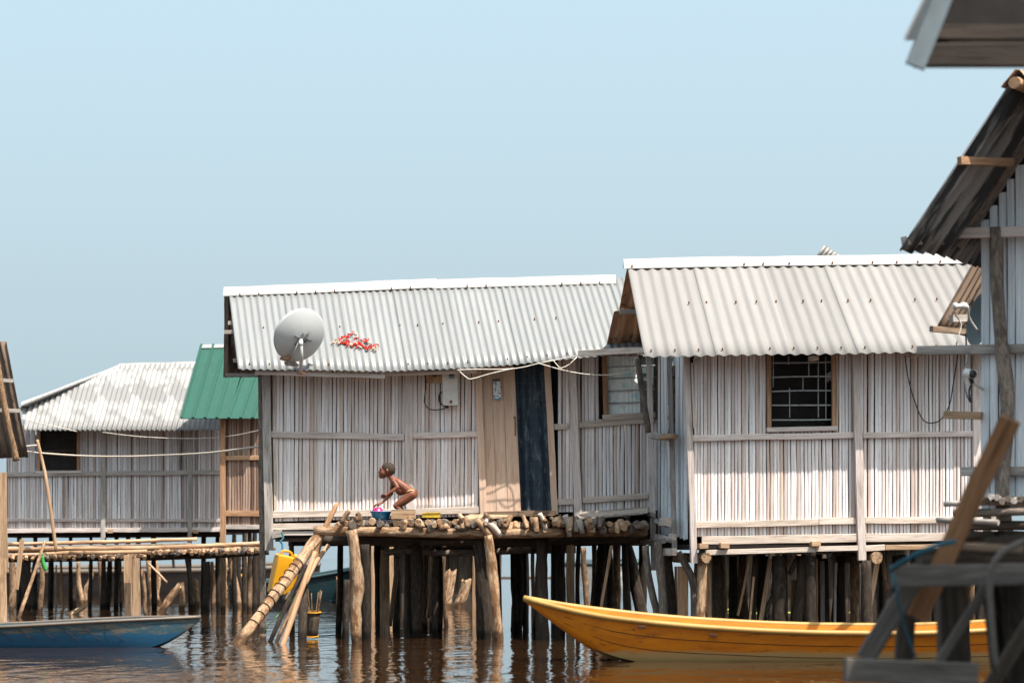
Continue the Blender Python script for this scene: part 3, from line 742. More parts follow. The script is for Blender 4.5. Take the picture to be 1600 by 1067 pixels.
flat_pile(deck, (955, 852), (934, 980), 5, M['wood_tan'], 35.2)
for (x0, y0), (x1, y1), wpx, m, D in (((622, 872), (609, 978), 7, 'wood_tan', 40), ((668, 880), (664, 960), 5, 'wood_orange', 40), ((821, 870), (809, 913), 4, 'wood_orange', 41), ((676, 905), (668, 965), 6, 'wood_orange', 39)):
    log('brace', [P(x1, y1, D), P(x0, y0, D)], [wpx / 2 / F * D], M[m], deck, 8, .08)

# --- things on the platform
dz = DZ(600) + .05
bs = thing('basin', 'blue plastic basin standing on the log platform below the child', 'basin', Vector((P(595, 800, 35.75).x, 35.75, dz)))
lathe('bowl', [(.0, 0), (.085, 0), (.10, .012), (.128, .085), (.142, .09), (.142, .098), (.122, .092), (.09, .02), (0, .015)], M['blue_plastic'], bs, Matrix.Translation(bs.location), 32)
pk = lathe('pink_bowl', [(.0, .07), (.035, .066), (.06, .045), (.075, .01), (.078, 0), (.07, .0), (.055, .04), (0, .062)], M['pink_plastic'], None, Matrix.Translation(Vector((P(590, 800, 35.7).x, 35.72, dz + .078))), 28)
tag(pk, 'bright pink plastic bowl upside down in the blue basin', 'bowl')
bx = thing('wooden_crate', 'pale wooden box between the blue basin and the yellow tray', 'box', Vector((P(631, 806, 35.8).x, 35.8, dz)))
x0, x1 = P(611.5, 0, 35.7).x, P(649, 0, 35.7).x
board('front_panel', Vector((x0, 35.62, dz + .055)), Vector((x1, 35.62, dz + .06)), .115, .02, M['wood_tan'], bx)
board('back_panel', Vector((x0, 35.80, dz + .055)), Vector((x1, 35.80, dz + .055)), .10, .02, M['wood_tan'], bx)
for x in (x0 + .011, x1 - .011): board('side_panel', Vector((x, 35.641, dz + .055)), Vector((x, 35.799, dz + .055)), .10, .018, M['wood_tan'], bx, (-1 if x < (x0 + x1) / 2 else 1, 0, 0))
board('lid', Vector((x0 - .004, 35.71, dz + .119)), Vector((x1 + .004, 35.71, dz + .121)), .19, .006, M['wood_pale'], bx, (0, 0, 1))
board('bottom_batten', Vector((P(640, 0, 35.6).x, 35.60, dz - .07)), Vector((P(640, 0, 35.6).x, 35.60, dz + .045)), .035, .018, M['wood_tan'], bx)
tr = thing('yellow_tray', 'mottled yellow tray lying on the platform right of the wooden box', 'tray', Vector((P(673, 800, 35.9).x, 35.9, dz)))
board('body', Vector((P(660, 0, 35.8).x, 35.75, dz + .045)), Vector((P(688, 0, 35.8).x, 35.75, dz + .05)), .055, .2, M['yellow_tray'], tr, jit=.006)
board('rim', Vector((P(659.5, 0, 35.8).x, 35.742, dz + .074)), Vector((P(688.5, 0, 35.8).x, 35.742, dz + .078)), .012, .215, M['yellow_tray'], tr, jit=.003)

# ================================================================== CHILD bending over the basin
def child():
    D = 36.2
    def J(zx, zy, dy=0.): p = P(540 + zx / 8.889, 700 + zy / 8.889, D); return Vector((p.x, D + dy, p.z))
    S = 1 / 8.889 / F * D
    bm = bmesh.new()
    def ball(c, rx, ry=None, rz=None, rot=None):
        ry = ry or rx; rz = rz or rx
        Mx = Matrix.Translation(c) @ (rot.to_4x4() if rot else Matrix()) @ Matrix.Diagonal((rx, ry, rz, 1))
        bmesh.ops.create_icosphere(bm, subdivisions=3, radius=1, matrix=Mx)
    def cap(pts, rad):
        """tapered limb through pts with radii"""
        for (a, b), (ra, rb) in zip(zip(pts, pts[1:]), zip(rad, rad[1:])):
            n = max(3, int((b - a).length / (min(ra, rb) * .35)))
            for i in range(n + 1):
                t = i / n; rr_ = lerp(ra, rb, t)
                bmesh.ops.create_icosphere(bm, subdivisions=2, radius=rr_, matrix=Matrix.Translation(a.lerp(b, t)))
    # trunk
    pel, mid, che, nek = J(918, 635), J(830, 560), J(715, 478), J(640, 420)
    for sy in (-.022, .022):
        o = Vector((0, sy, 0))
        cap([pel + o, mid + o, che + o, nek + o * .6], [70 * S, 74 * S, 66 * S, 42 * S])
    ball(J(765, 585), 78 * S, 80 * S, 72 * S)                       # belly
    cap([J(640, 420), J(603, 372)], [38 * S, 36 * S])               # neck
    for sy in (-1, 1):
        ball(J(925, 632, sy * .04), 74 * S, 50 * S, 78 * S)         # buttocks
    # head
    ball(J(592, 296), 98 * S, 84 * S, 96 * S)
    ball(J(545, 330), 72 * S, 70 * S, 80 * S)
    ball(J(515, 375), 46 * S, 52 * S, 48 * S); ball(J(492, 404), 24 * S, 30 * S, 20 * S)          # jaw, chin
    cap([J(487, 300), J(466, 342)], [13 * S, 15 * S]); ball(J(466, 348, -.006), 14 * S, 20 * S, 11 * S)  # nose
    ball(J(466, 378), 15 * S, 26 * S, 9 * S); ball(J(470, 391), 14 * S, 24 * S, 9 * S)            # lips
    ball(J(490, 278), 22 * S, 48 * S, 16 * S)                       # brow
    for sy in (-1, 1):
        ball(J(520, 345, sy * 50 * S), 34 * S, 22 * S, 34 * S)      # cheeks
        cap([J(578, 300, sy * 86 * S), J(584, 318, sy * 90 * S), J(577, 342, sy * 86 * S)], [13 * S, 15 * S, 9 * S])   # ears
    # near arm (raised forearm, closed hand)
    sh, el, wr = J(668, 462, -.085), J(727, 548, -.12), J(592, 640, -.14)
    ball(sh, 40 * S); cap([che + Vector((0, -.04, .01)), sh, el, wr], [40 * S, 38 * S, 28 * S, 19 * S])
    pa = J(548, 668, -.145); ball(pa, 32 * S, 20 * S, 28 * S)
    cap([wr, pa], [19 * S, 22 * S])
    for k in range(4):
        y = -.165 + k * .0135; l = (1, 1.12, 1.08, .88)[k]
        cap([J(540, 655, y), J(540 - 34 * l, 668, y), J(540 - 36 * l, 692, y), J(540 - 12, 700, y)], [9.5 * S, 9 * S, 8.5 * S, 7.5 * S])
    cap([J(562, 658, -.168), J(535, 644, -.178), J(508, 655, -.172)], [10 * S, 9 * S, 8 * S])
    # far arm reaching into the basin
    sh, el, wr = J(655, 470, .085), J(632, 628, .10), J(505, 755, .0)
    ball(sh, 40 * S); cap([che + Vector((0, .04, .01)), sh, el, wr], [40 * S, 38 * S, 27 * S, 18 * S])
    pa = J(462, 778, -.03); ball(pa, 30 * S, 26 * S, 16 * S); cap([wr, pa], [18 * S, 17 * S])
    for k in range(4):
        y = -.058 + k * .0145; l = (.9, 1.05, 1.0, .8)[k]
        cap([J(452, 778, y), J(452 - 28 * l, 782, y), J(452 - 46 * l, 800, y), J(452 - 52 * l, 818, y)], [9 * S, 8.5 * S, 8 * S, 7 * S])
    cap([J(478, 782, -.066), J(462, 798, -.075), J(448, 812, -.07)], [10 * S, 9 * S, 8 * S])
    # legs: thighs forward and down, shins back to the feet
    for sy, kx in ((-1, 0), (1, 26)):
        hip, kn, an = J(915, 650, sy * .05), J(700 + kx, 800, sy * .07), J(792 + kx, 935, sy * .065)
        cap([hip, hip.lerp(kn, .5) + Vector((0, 0, -.004)), kn], [72 * S, 58 * S, 41 * S])
        cap([kn, kn.lerp(an, .4) + Vector((.012, 0, 0)), an], [41 * S, 36 * S, 23 * S])
        heel = J(808 + kx, 962, sy * .065); toe = J(700 + kx, 972, sy * .075)
        cap([heel, an], [25 * S, 24 * S]); cap([heel, heel.lerp(toe, .55), toe], [24 * S, 24 * S, 17 * S])
        for k in range(5):
            cap([toe + Vector((0, (k - 2) * .011, 0)), toe + Vector((-.022 + abs(k - 1) * .003, (k - 2) * .0125, -.006))], [9 * S, 7 * S])
    me = bpy.data.meshes.new('person'); bm.to_mesh(me); bm.free()
    tmp = bpy.data.objects.new('tmp_person', me); col.objects.link(tmp)
    rm = tmp.modifiers.new('r', 'REMESH'); rm.mode = 'VOXEL'; rm.voxel_size = .0042
    sm = tmp.modifiers.new('s', 'SMOOTH'); sm.iterations = 3; sm.factor = .5
    dg = bpy.context.evaluated_depsgraph_get(); dg.update()
    me2 = bpy.data.meshes.new_from_object(tmp.evaluated_get(dg)); bpy.data.objects.remove(tmp)
    base = J(790, 985); base.y = D
    me2.transform(Matrix.Translation(-base)); me2.polygons.foreach_set('use_smooth', [True] * len(me2.polygons))
    me2.materials.clear(); me2.name = 'person'
    o = link('person', me2, M['skin'], None, Matrix.Translation(base))
    tag(o, 'small child bending over a blue basin, wearing only a string of waist beads', 'person')
    # hair: close cap over crown and back of the head
    V = []; Fc = []; nu, nv = 40, 22; c = J(594, 293)
    for j in range(nv + 1):
        th = math.pi * .64 * j / nv
        for i in range(nu):
            a = 2 * math.pi * i / nu
            d = Vector((math.sin(th) * math.cos(a), math.sin(th) * math.sin(a), math.cos(th)))
            d = Matrix.Rotation(R(38), 3, 'Y') @ d
            k = 1.015 + .012 * noise.noise(d * 9)
            edge = 1.0 if j < nv - 1 else .93
            V.append(c + Vector((d.x * 99 * S, d.y * 85 * S, d.z * 97 * S)) * k * edge - base)
    for j in range(nv):
        for i in range(nu): Fc.append((j * nu + i, j * nu + (i + 1) % nu, (j + 1) * nu + (i + 1) % nu, (j + 1) * nu + i))
    link('hair', mesh('hair', V, Fc, True), M['hair'], o, Matrix.Translation(base))
    for sy in (-1, 1):
        V, Fc = [], []
        bm = bmesh.new(); bmesh.ops.create_icosphere(bm, subdivisions=2, radius=8.5 * S); e = bpy.data.meshes.new('eye'); bm.to_mesh(e); bm.free()
        e.polygons.foreach_set('use_smooth', [True] * len(e.polygons))
        link('eye', e, M['eye'], o, Matrix.Translation(J(494, 305, sy * 40 * S)))
    # waist beads: a ring round the hips
    ca, cb = J(838, 610), J(955, 578); mid_ = (ca + cb) / 2; parts = []
    ax_ = (cb - ca).normalized(); n = 46
    for i in range(n):
        a = 2 * math.pi * i / n
        p = mid_ + ax_ * math.cos(a) * (cb - ca).length * .56 + Vector((0, math.sin(a) * .098, 0)) + Vector((0, 0, .004 * math.sin(3 * a)))
        bm = bmesh.new(); bmesh.ops.create_icosphere(bm, subdivisions=1, radius=.0085, matrix=Matrix.Translation(p))
        bm.verts.ensure_lookup_table(); parts.append(([v.co.copy() for v in bm.verts], [tuple(v.index for v in f.verts) for f in bm.faces])); bm.free()
    joined('waist_beads', parts, M['beads'], o, base, True)
child()

# ================================================================== FRONT LEFT CLUTTER: leaning log, sticks, jerrycan
ll = thing('leaning_log', 'pale peeling log with dark bands leaning from the water onto the log platform', 'log', P(374, 1003, 33.9))
a, b = P(368, 1010, 33.7), P(500, 834, 35.2)
a2 = a - (b - a).normalized() * .4
log('trunk', [a2, a.lerp(b, .5) + Vector((0, 0, -.01)), b], [.064, .068, .066], M['bark_light'], ll, 14, .08, .08)
for t in (.20, .27, .335, .40, .46, .52, .575, .63, .685, .735):
    p = a.lerp(b, t); d = (b - a).normalized(); fr = frame(d, (0, -1, 0)); q = []
    for s in range(13):
        an = 2 * math.pi * s / 12; q.append(p + fr @ Vector((math.cos(an) * .072, math.sin(an) * .072, .012 * math.sin(an + t * 20))))
    cable('bark_band', q, .006, M['band'], ll, 5, .05)
def stick(pts, wpx, mat, label, D=None, D1=None, cat='stick', group=None, name='stick', rough=.08, sink=.3):
    D = D or Dw(pts[-1][1]); D1 = D1 or D + .6; n = len(pts) - 1
    q = [P(x, y, lerp(D1, D, i / n)) for i, (x, y) in enumerate(pts)]
    if sink: q.append(q[-1] + (q[-1] - q[-2]).normalized() * sink)
    q.reverse(); r = wpx / 2 / F * D
    return tag(log(name, q, [r, r, r * .8], mat, None, 9, rough, .1), label, cat, group)
stick([(527, 786), (508, 825), (490, 880)], 9, M['wood_orange'], 'brown stick poking up above the left end of the log platform', 35.9, 36.1, sink=0)
stick([(492, 862), (470, 925), (442, 1006)], 9.5, M['wood_orange'], 'smooth brown stick leaning right of the banded log with its foot in the water')
stick([(513, 852), (492, 880), (476, 912)], 9, M['wood_tan'], 'split pale stick crossing behind the smooth brown stick under the platform end', 34.9, 35.4, sink=0)
stick([(478, 882), (452, 935), (422, 1002)], 7, M['bark_dark'], 'thin dark stick leaning directly behind the banded log')
stick([(481, 890), (460, 940), (432, 1003)], 6, M['bark_brown'], 'dark crooked stick squeezed between two other leaning sticks', rough=.2)
stick([(474, 890), (474, 940), (472, 1000)], 15, M['bark_dark'], 'thick dark post standing left of the yellow-rimmed tube trap', cat='post', name='post')
tp = thing('tube_trap', 'dark barrel-like fish trap with yellow rims hanging above the water among the sticks', 'fish trap', P(489, 996, 35.2))
a, b = P(487, 996, 35.2), P(490, 956, 35.2)
log('barrel', [a, b], [.072, .08], M['wood_wet'], tp, 16, .03, .08)
for p, r in ((a + Vector((0, 0, .02)), .082), (b, .09)):
    cable('rim', [p + Vector((math.cos(t) * r, math.sin(t) * r, .01 * math.sin(t))) for t in np.linspace(0, 2 * math.pi, 17)], .008, M['yellow_plastic'], tp, 6, .05)
for k in range(7):
    x = random.uniform(-.07, .07); log('rib_stick', [b + Vector((x * .7, random.uniform(-.04, .04), -.1)), b + Vector((x * 1.6 + .01, 0, random.uniform(.18, .34)))], [.006], M['bark_brown'], tp, 5, 0, .1)
bt = stick([(463, 922), (452, 930), (444, 938)], 9, M['bark_grey'], 'small grey bundle tied on the leaning sticks below the jerrycan', 34.6, 34.7, 'bundle', None, 'bundle', .3, 0)
# jerrycan, a tilted yellow canister
jc = thing('jerrycan', 'yellow plastic jerrycan hanging tilted from a blue rope', 'jerrycan', P(441, 897, 35.4))
Mj = Matrix.Translation(P(437, 929, 35.5)) @ Matrix.Rotation(R(12), 4, 'Y') @ Matrix.Rotation(R(24), 4, 'Z')
def rounded_can(wd, dp, h):
    bm = bmesh.new(); bmesh.ops.create_cube(bm, size=1, matrix=Matrix.Translation((0, 0, h / 2)) @ Matrix.Diagonal((wd, dp, h, 1)))
    bmesh.ops.bevel(bm, geom=bm.edges[:], offset=.03, segments=3, affect='EDGES', profile=.6)
    bmesh.ops.subdivide_edges(bm, edges=[e for e in bm.edges if e.calc_length() > .12], cuts=3, use_grid_fill=True)
    for v in bm.verts:
        f = (abs(v.co.x) / wd * 2) * (abs(v.co.y) / dp * 2)
        if .05 < v.co.z < h - .05: v.co.y += (.006 * math.sin(v.co.z * 40)) * (1 if v.co.y > 0 else -1) * .5
        if v.co.z > h * .8 and v.co.x > 0: v.co.z -= (v.co.x) * .12
    me = bpy.data.meshes.new('body'); bm.to_mesh(me); bm.free(); me.polygons.foreach_set('use_smooth', [True] * len(me.polygons)); return me
link('body', rounded_can(.30, .19, .50), M['yellow_plastic'], jc, Mj)
log('handle', [Mj @ Vector(v) for v in ((-.09, 0, .49), (-.08, 0, .545), (.03, 0, .545), (.06, 0, .48))], [.017], M['yellow_plastic'], jc, 8, 0, .03)
lathe('cap', [(.0, .06), (.03, .058), (.032, 0)], M['yellow_plastic'], jc, Mj @ Matrix.Translation((.1, 0, .475)), 14)
tag(cable('blue_rope', [P(440, 832, 36.2), P(443, 840, 36.1), P(438, 846, 36.0), P(441, 850, 35.9), P(440, 866, 35.6), P(432, 868, 35.45), P(437, 870, 35.4)], .012, M['rope_blue']), 'blue rope knotted above the yellow jerrycan', 'rope')
wb('rope_stub', 428, 836, 442, 834, 11, .35, M['wood_grey'], .3)
tag(cable('fishing_line', [P(482, 896, 35), P(462, 930, 34.9), P(430, 965, 34.6), P(412, 985, 34.5)], .005, M['green_plastic']), 'thin green line stretched between the leaning sticks', 'line')

# free standing stumps behind the platform
def stump(pts, wpx, mat, label, D=None, group=None, rough=.14):
    D = D or Dw(pts[-1][1]); q = [P(x, y, D) for x, y in pts]; q.append(q[-1] + (q[-1] - q[-2]).normalized() * .5); q.reverse()
    r = wpx / 2 / F * D; o = q[0]; Mx = place(o, q[-1] - o); Mi = Mx.inverted(); seg = 14
    V, Fc = tube_data([Mi @ p for p in q], [r, r, r * .95], seg, rough, .1)
    top = len(V) - seg
    for k in range(seg): V[top + k] = V[top + k] + Vector((0, 0, random.uniform(-.09, .05)))   # splintered top
    c = sum((V[top + k] for k in range(seg)), Vector()) / seg - Vector((0, 0, .05)); Fc = Fc[:-1]; V.append(c)
    Fc += [(top + k, top + (k + 1) % seg, len(V) - 1) for k in range(seg)]
    me = mesh('stump', V, Fc); fix_normals(me)
    return tag(link('stump', me, mat, None, Mx), label, 'stump', group)
stump([(705, 890), (699, 925), (695, 949)], 19, M['bark_light'], 'taller pale broken stump under the platform, left of its shorter neighbour')
stump([(730, 905), (723, 930), (716, 948)], 15, M['bark_light'], 'shorter pale stump leaning right with a notched top, beside a taller one')
stump([(529, 902), (529, 930), (530, 958)], 7, M['wood_orange'], 'slim orange stump standing in the water left of the crooked pale pile')
stump([(282, 915), (265, 935), (252, 956)], 11, M['bark_light'], 'short log leaning steeply out of the water near the blue boat tip')
stump([(283, 912), (285, 935), (284, 953)], 9, M['bark_brown'], 'split upright stump touching the leaning short log near the blue boat tip')
stick([(132, 947), (120, 954), (109, 960)], 9, M['wood_tan'], 'short pale log floating nearly level by the left walkway piles', sink=.1)
stump([(114, 915), (115, 935), (115, 946)], 9, M['bark_brown'], 'short broken stump left of the floating pale log')
stump([(305, 906), (307, 930), (308, 947)], 9, M['bark_brown'], 'rounded brown stump beside the dark leaning pile')

# ================================================================== LEFT WALKWAY
wk = thing('pole_walkway', 'long low walkway of stacked poles on many piles at the left', 'walkway', P(200, 950, 50))
YB = 50.
def wlog(pts, wpx, mat, D=YB, name='rail_pole', rough=.08):
    return log(name, [P(x, y, D) for x, y in pts], [wpx / 2 / F * D], M[mat], wk, 9, rough, .2)
wlog([(-60, 852), (60, 849), (180, 846), (308, 842)], 6, 'wood_tan', 50.2); wlog([(-40, 858), (120, 857), (260, 855), (420, 848)], 7, 'wood_tan', 50.0)
wlog([(-60, 870), (40, 867), (110, 863)], 6, 'wood_tan', 49.8); wlog([(108, 863), (170, 863), (230, 861)], 6.5, 'wood_tan', 49.7); wlog([(60, 856), (190, 853), (300, 851)], 6, 'bark_grey', 50.5)
wlog([(-60, 874), (100, 873), (300, 869), (420, 862)], 9, 'bark_dark', 50.3, 'beam'); wlog([(335, 850), (420, 852)], 5, 'wood_tan', 50.1)
wlog([(-60, 860), (100, 860), (300, 858), (420, 856)], 7, 'bark_dark', 51.5, 'beam')
for i in range(76):
    px = -8 + i * 5.6 + random.uniform(-2, 2)
    if px > 418: break
    y = interp([(0, 868), (220, 868), (235, 862), (420, 857)], px) + random.uniform(-1.5, 1.5); r = random.uniform(.026, .04); D0 = 49.75 - random.uniform(0, .15); dr = random.uniform(0, .07)
    p = P(px, y, D0); log('deck_log', [p - Vector((0, 0, dr)), p + Vector((random.uniform(-.05, .05), .35, .005)), p + Vector((random.uniform(-.1, .1), 1.9, 0))], [r], M[random.choice(('wood_tan', 'bark_grey', 'bark_brown', 'bark_brown', 'bark_light'))], wk, 7, .15, .25)
for x0, y0, x1, y1, wpx, m in ((20, 872, 18, 955, 10, 'bark_brown'), (31, 880, 24, 948, 5, 'wood_tan'), (42, 875, 40, 952, 18, 'bark_dark'), (65, 885, 61, 957, 8, 'bark_brown'), (88, 890, 88, 948, 3, 'wood_tan'), (95, 885, 100, 950, 5, 'wood_orange'),
        (110, 880, 110, 940, 2.5, 'bark_dark'), (123, 880, 127, 945, 8, 'bark_light'), (155, 880, 160, 945, 8, 'bark_brown'), (172, 875, 168, 950, 9, 'bark_dark'), (182, 882, 180, 948, 4, 'wood_tan'), (188, 882, 189, 948, 5, 'bark_brown'),
        (222, 898, 229, 966, 6, 'bark_brown'), (231, 880, 236, 942, 7, 'bark_light'), (241, 880, 248, 943, 8, 'bark_light'), (291, 876, 303, 952, 8, 'bark_dark'), (322, 885, 322, 955, 12, 'bark_dark'), (331, 885, 332, 950, 6, 'bark_brown'), (352, 880, 353, 940, 9, 'bark_light'),
        (358, 862, 373, 948, 12, 'bark_light'), (345, 870, 344, 945, 8, 'bark_dark'), (383, 876, 396, 948, 5, 'bark_light'), (373, 870, 378, 945, 9, 'bark_dark'), (395, 890, 397, 945, 6, 'bark_light'), (402, 870, 400, 950, 9, 'bark_dark'), (54, 875, 56, 950, 7, 'bark_dark'), (205, 870, 205, 945, 8, 'bark_dark'), (270, 870, 271, 930, 5, 'bark_dark'), (340, 900, 341, 935, 6, 'bark_brown')):
    pile(wk, [(x0, y0 - 8), ((x0 + x1) / 2 + random.uniform(-3, 3), (y0 * .6 + y1 * .4)), ((x0 * .3 + x1 * .7) + random.uniform(-2, 2), (y0 * .25 + y1 * .75)), (x1, y1)], wpx, M[m], None, 'pile', .22)
pile(wk, [(140, 880), (142, 902), (134, 920), (133, 944)], 7, M['bark_light'], None, 'pile', .14)
flat_pile(wk, (199, 868), (201, 968), 12, M['wood_tan']); flat_pile(wk, (212, 871), (213, 968), 12, M['wood_tan'], 46.1); flat_pile(wk, (412, 858), (409, 952), 7, M['wood_tan'])
flat_pile(wk, (4, 872), (4, 975), 11, M['wood_tan'])
flat_pile(wk, (34, 842), (30, 876), 7, M['wood_tan'], 49.6)
flat_pile(wk, (3, 738), (5, 848), 13, M['wood_tan'], 49.5, 'railing_post')
stick([(70, 845), (50, 905), (33, 954)], 6, M['bark_brown'], 'long thin stick leaning across the front of the left walkway', 48.5, 49.3)
stick([(232, 880), (247, 895), (261, 910)], 4, M['wood_tan'], 'thin pale broken stick slanting down under the walkway', 49.2, 49.4, sink=0)
# clothes line
pl_ = stick([(58, 687), (72, 750), (88, 862)], 5.5, M['wood_tan'], 'thin leaning pole holding up the clothes line', 49.6, 49.6, 'pole', None, 'line_pole', .05, 0)
tag(cable('clothes_line', [P(-80, 703, 49.6), P(0, 700.5, 49.6), P(57, 695.5, 49.55)], .014, M['rope_pale']), 'pale rope running from the leaning pole to the left edge', 'rope')
tag(cable('clothes_line', [P(-80, 697, 49.8), P(0, 700, 49.7), P(57, 707, 49.6), P(130, 712, 49.5), P(190, 713, 49.0), P(260, 711, 48), P(330, 707, 44), P(406, 697, 38)], .014, M['rope_pale']), 'long pale clothes line sagging across the left house to the middle house corner', 'rope')
tag(cable('wire', [P(-60, 637, 50), P(0, 646, 50.5), P(60, 660, 52), P(120, 674, 53)], .007, M['cable_white']), 'thin wire drooping in front of the white hip roof', 'wire')
tag(cable('wire', [P(160, 675, 54), P(220, 682, 53.9), P(300, 685, 53.8), P(360, 681, 52), P(405, 672, 50)], .006, M['cable_white']), 'thin wire drooping below the eave of the left house', 'wire')
gb = thing('green_bottle', 'crumpled green plastic bottle stuck under the walkway', 'bottle', P(69, 880, 49.3))
log('bottle', [P(67, 868, 49.3), P(67, 876, 49.3), P(69, 884, 49.3), P(72, 891, 49.3)], [.022, .036, .04, .03], M['green_plastic'], gb, 10, .15, .03)
log('neck', [P(66.5, 864, 49.3), P(67, 869, 49.3)], [.016], M['green_plastic'], gb, 8, 0, .03)

# ================================================================== LEFT HOUSE (hip roof) and GREEN ROOFED HUT
LY = 55.
lwall = Plane((0, LY, 0), (0, -1, 0))
def LW(px, py, out=0.): return lwall.hit(px, py) + Vector((0, -out, 0))
lh = thing('hip_roof_house', 'left stilt house with patchy white hip roof and dark window', 'house', (LW(190, 830).x, LY, 0))
e0, e1, t0 = P(38, 672, 54.3), P(345, 672, 54.3), P(188, 570, 56.3)
lpl = Plane(e0, (e1 - e0).cross(t0 - e0))
poly = [(10, 659), (32, 630), (120, 597), (188, 570), (310, 566), (352, 566)]
rake = [(30, 622), (32, 630), (38, 672)]
def coll(u):
    x = lerp(20, 352, u)
    def at(y): return x + .28 * (672 - y)
    y0 = 672.
    if x < 38:
        while at(y0) < interp([(630, 32), (672, 38)], y0) and y0 > 600: y0 -= .5
    y1 = y0
    while y1 > 560 and y1 > interp(poly[1:], at(y1)): y1 -= .5
    return lpl.hit(at(y0), y0), lpl.hit(at(min(y1, y0 - 2)), min(y1, y0 - 2))
roof(lh, coll, .02, 1, 42, .018, M['zinc_far'], (0, -.6, .8), per=7, samples=7, jag=.0)
ridge_cap(lh, [lpl.hit(x, interp(poly[1:], x) + 0) for x in (34, 70, 120, 160, 188)], .16, M['ridge'], .13, .10, 'hip_cap')
ridge_cap(lh, [lpl.hit(x, 569 - (x - 188) * .03) for x in (186, 220, 260, 306)], .16, M['ridge'], .14, .12)
poly_slab('rear_roof', [P(188, 571, 56.4), P(352, 567, 56.4), P(352, 640, 59), P(150, 640, 59)], .03, M['zinc_far'], lh, (0, 0, -1))
poly_slab('hip_roof', [P(188, 571, 56.35), P(34, 632, 54.6), P(28, 640, 59), P(150, 640, 59)], .03, M['zinc_far'], lh, (0, 0, -1))
lyb = lambda x: 826; lyt = lambda x: 664
canes(lh, lwall, 12, 346, lyt, lyb, 4.3, M['cane_far'], [(61, 124, 668, 737)], lean=0)
def lb(name, x0, y0, x1, y1, wpx, out, mat, t=.05): return board(name, LW(x0, y0, out), LW(x1, y1, out), wpx / F * LY, t, mat, lh)
lb('rail', 10, 741, 345, 738, 7, .07, M['wood_grey']); lb('lower_rail', 12, 812, 345, 813, 5, .07, M['wood_lilac']); lb('base_board', 8, 829, 350, 827, 7, .08, M['wood_lilac'])
lb('wall_post', 163, 668, 162, 845, 7, .09, M['wood_grey']); lb('wall_post', 298, 668, 297, 850, 6.5, .09, M['wood_grey']); lb('wall_batten', 281, 672, 281, 742, 3, .05, M['wood_grey'])
lb('window_frame', 61, 668, 61, 738, 5, .07, M['wood_orange']); lb('window_frame', 123, 668, 123, 738, 5, .07, M['wood_orange'])
lb('window_sill', 57, 737.5, 128, 737, 4, .085, M['wood_lilac'])
poly_slab('window_panel', [LW(64, 736, -.03), LW(121, 736, -.03), LW(121, 668, -.03), LW(64, 668, -.03)], .02, M['dark_interior'], lh)
lb('window_bar', 64, 704, 121, 704, 2.5, -.01, M['wood_wet'], .02)
poly_slab('floor', [LW(8, 827), LW(352, 827), LW(352, 827) + Vector((0, 3.6, 0)), LW(8, 827) + Vector((0, 3.6, 0))], .07, M['dark_interior'], lh, (0, 0, -1))
poly_slab('back_wall', [LW(8, 827) + Vector((0, 3.6, 0)), LW(352, 827) + Vector((0, 3.6, 0)), LW(352, 652) + Vector((0, 3.6, 0)), LW(8, 652) + Vector((0, 3.6, 0))], .05, M['dark_interior'], lh)
poly_slab('side_wall', [LW(9, 827, -.08), LW(9, 827) + Vector((0, 3.55, 0)), LW(9, 668) + Vector((0, 3.55, 0)), LW(9, 668, -.08)], .05, M['wood_grey'], lh, (1, 0, 0))
for x in (30, 55, 80, 110, 142, 162, 182, 200, 216, 240, 296, 318, 340, 366, 382, 398):
    D = random.uniform(55.2, 58); pile(lh, [(x, 826), (x, 890), (x + random.uniform(-2, 2), HOR + F / D)], random.uniform(6, 9), M['bark_dark'], D, 'stilt')
log('floor_beam', [LW(5, 835, -.3), LW(350, 834, -.3)], [.06], M['bark_dark'], lh, 8, .1, .3)
for x in (170, 303, 345): lb('beam_end', x, 830, x + 7, 830, 6, .2, M['wood_tan'], .2)
gh = thing('green_roofed_hut', 'brown cane hut with a green metal roof beside the middle house', 'hut', P(360, 840, 52))
GY = 52.; gwall = Plane((0, GY + .4, 0), (0, -1, 0))
def GW(px, py, out=0.): return gwall.hit(px, py) + Vector((0, -out, 0))
g0, g1, g2 = P(283, 653, GY), P(430, 655, GY), P(316, 539, GY + 1.5); gpl = Plane(g0, (g1 - g0).cross(g2 - g0))
# standing-seam sheets, each with a raised rib
for i in range(8):
    xa, xb = 283 + i * 18.6, 283 + (i + 1) * 18.6; dx = 32
    if xa > 412: break
    q = [gpl.hit(xa, 653.5), gpl.hit(xb - .5, 653.5), gpl.hit(xb - .5 + dx, 539), gpl.hit(xa + dx, 539)]
    if i > 3: q[2] = gpl.hit(xb - .5 + dx - .0, 560); q[3] = gpl.hit(xa + dx, 560)
    s_ = poly_slab('roof_sheet', q, .012, M['green'], gh, (0, .5, -.9))
    mid0, mid1 = q[0], q[3]; up = Vector((0, -.6, .8))
    board('seam_rib', mid0 + up * .028, mid1 + up * .028, .045, .03, M['green'], gh, (0, -.6, .8), jit=0)
ridge_cap(gh, [gpl.hit(314, 540), gpl.hit(352, 539), gpl.hit(430, 538)], .08, M['ridge'], .06, .12)
poly_slab('rear_roof', [P(316, 540, GY + 1.55), P(430, 539, GY + 1.55), P(430, 645, GY + 3.2), P(316, 645, GY + 3.2)], .02, M['green'], gh, (0, 0, -1))
canes(gh, gwall, 353, 412, lambda x: 648, lambda x: 826, 4.2, M['cane_brown'])
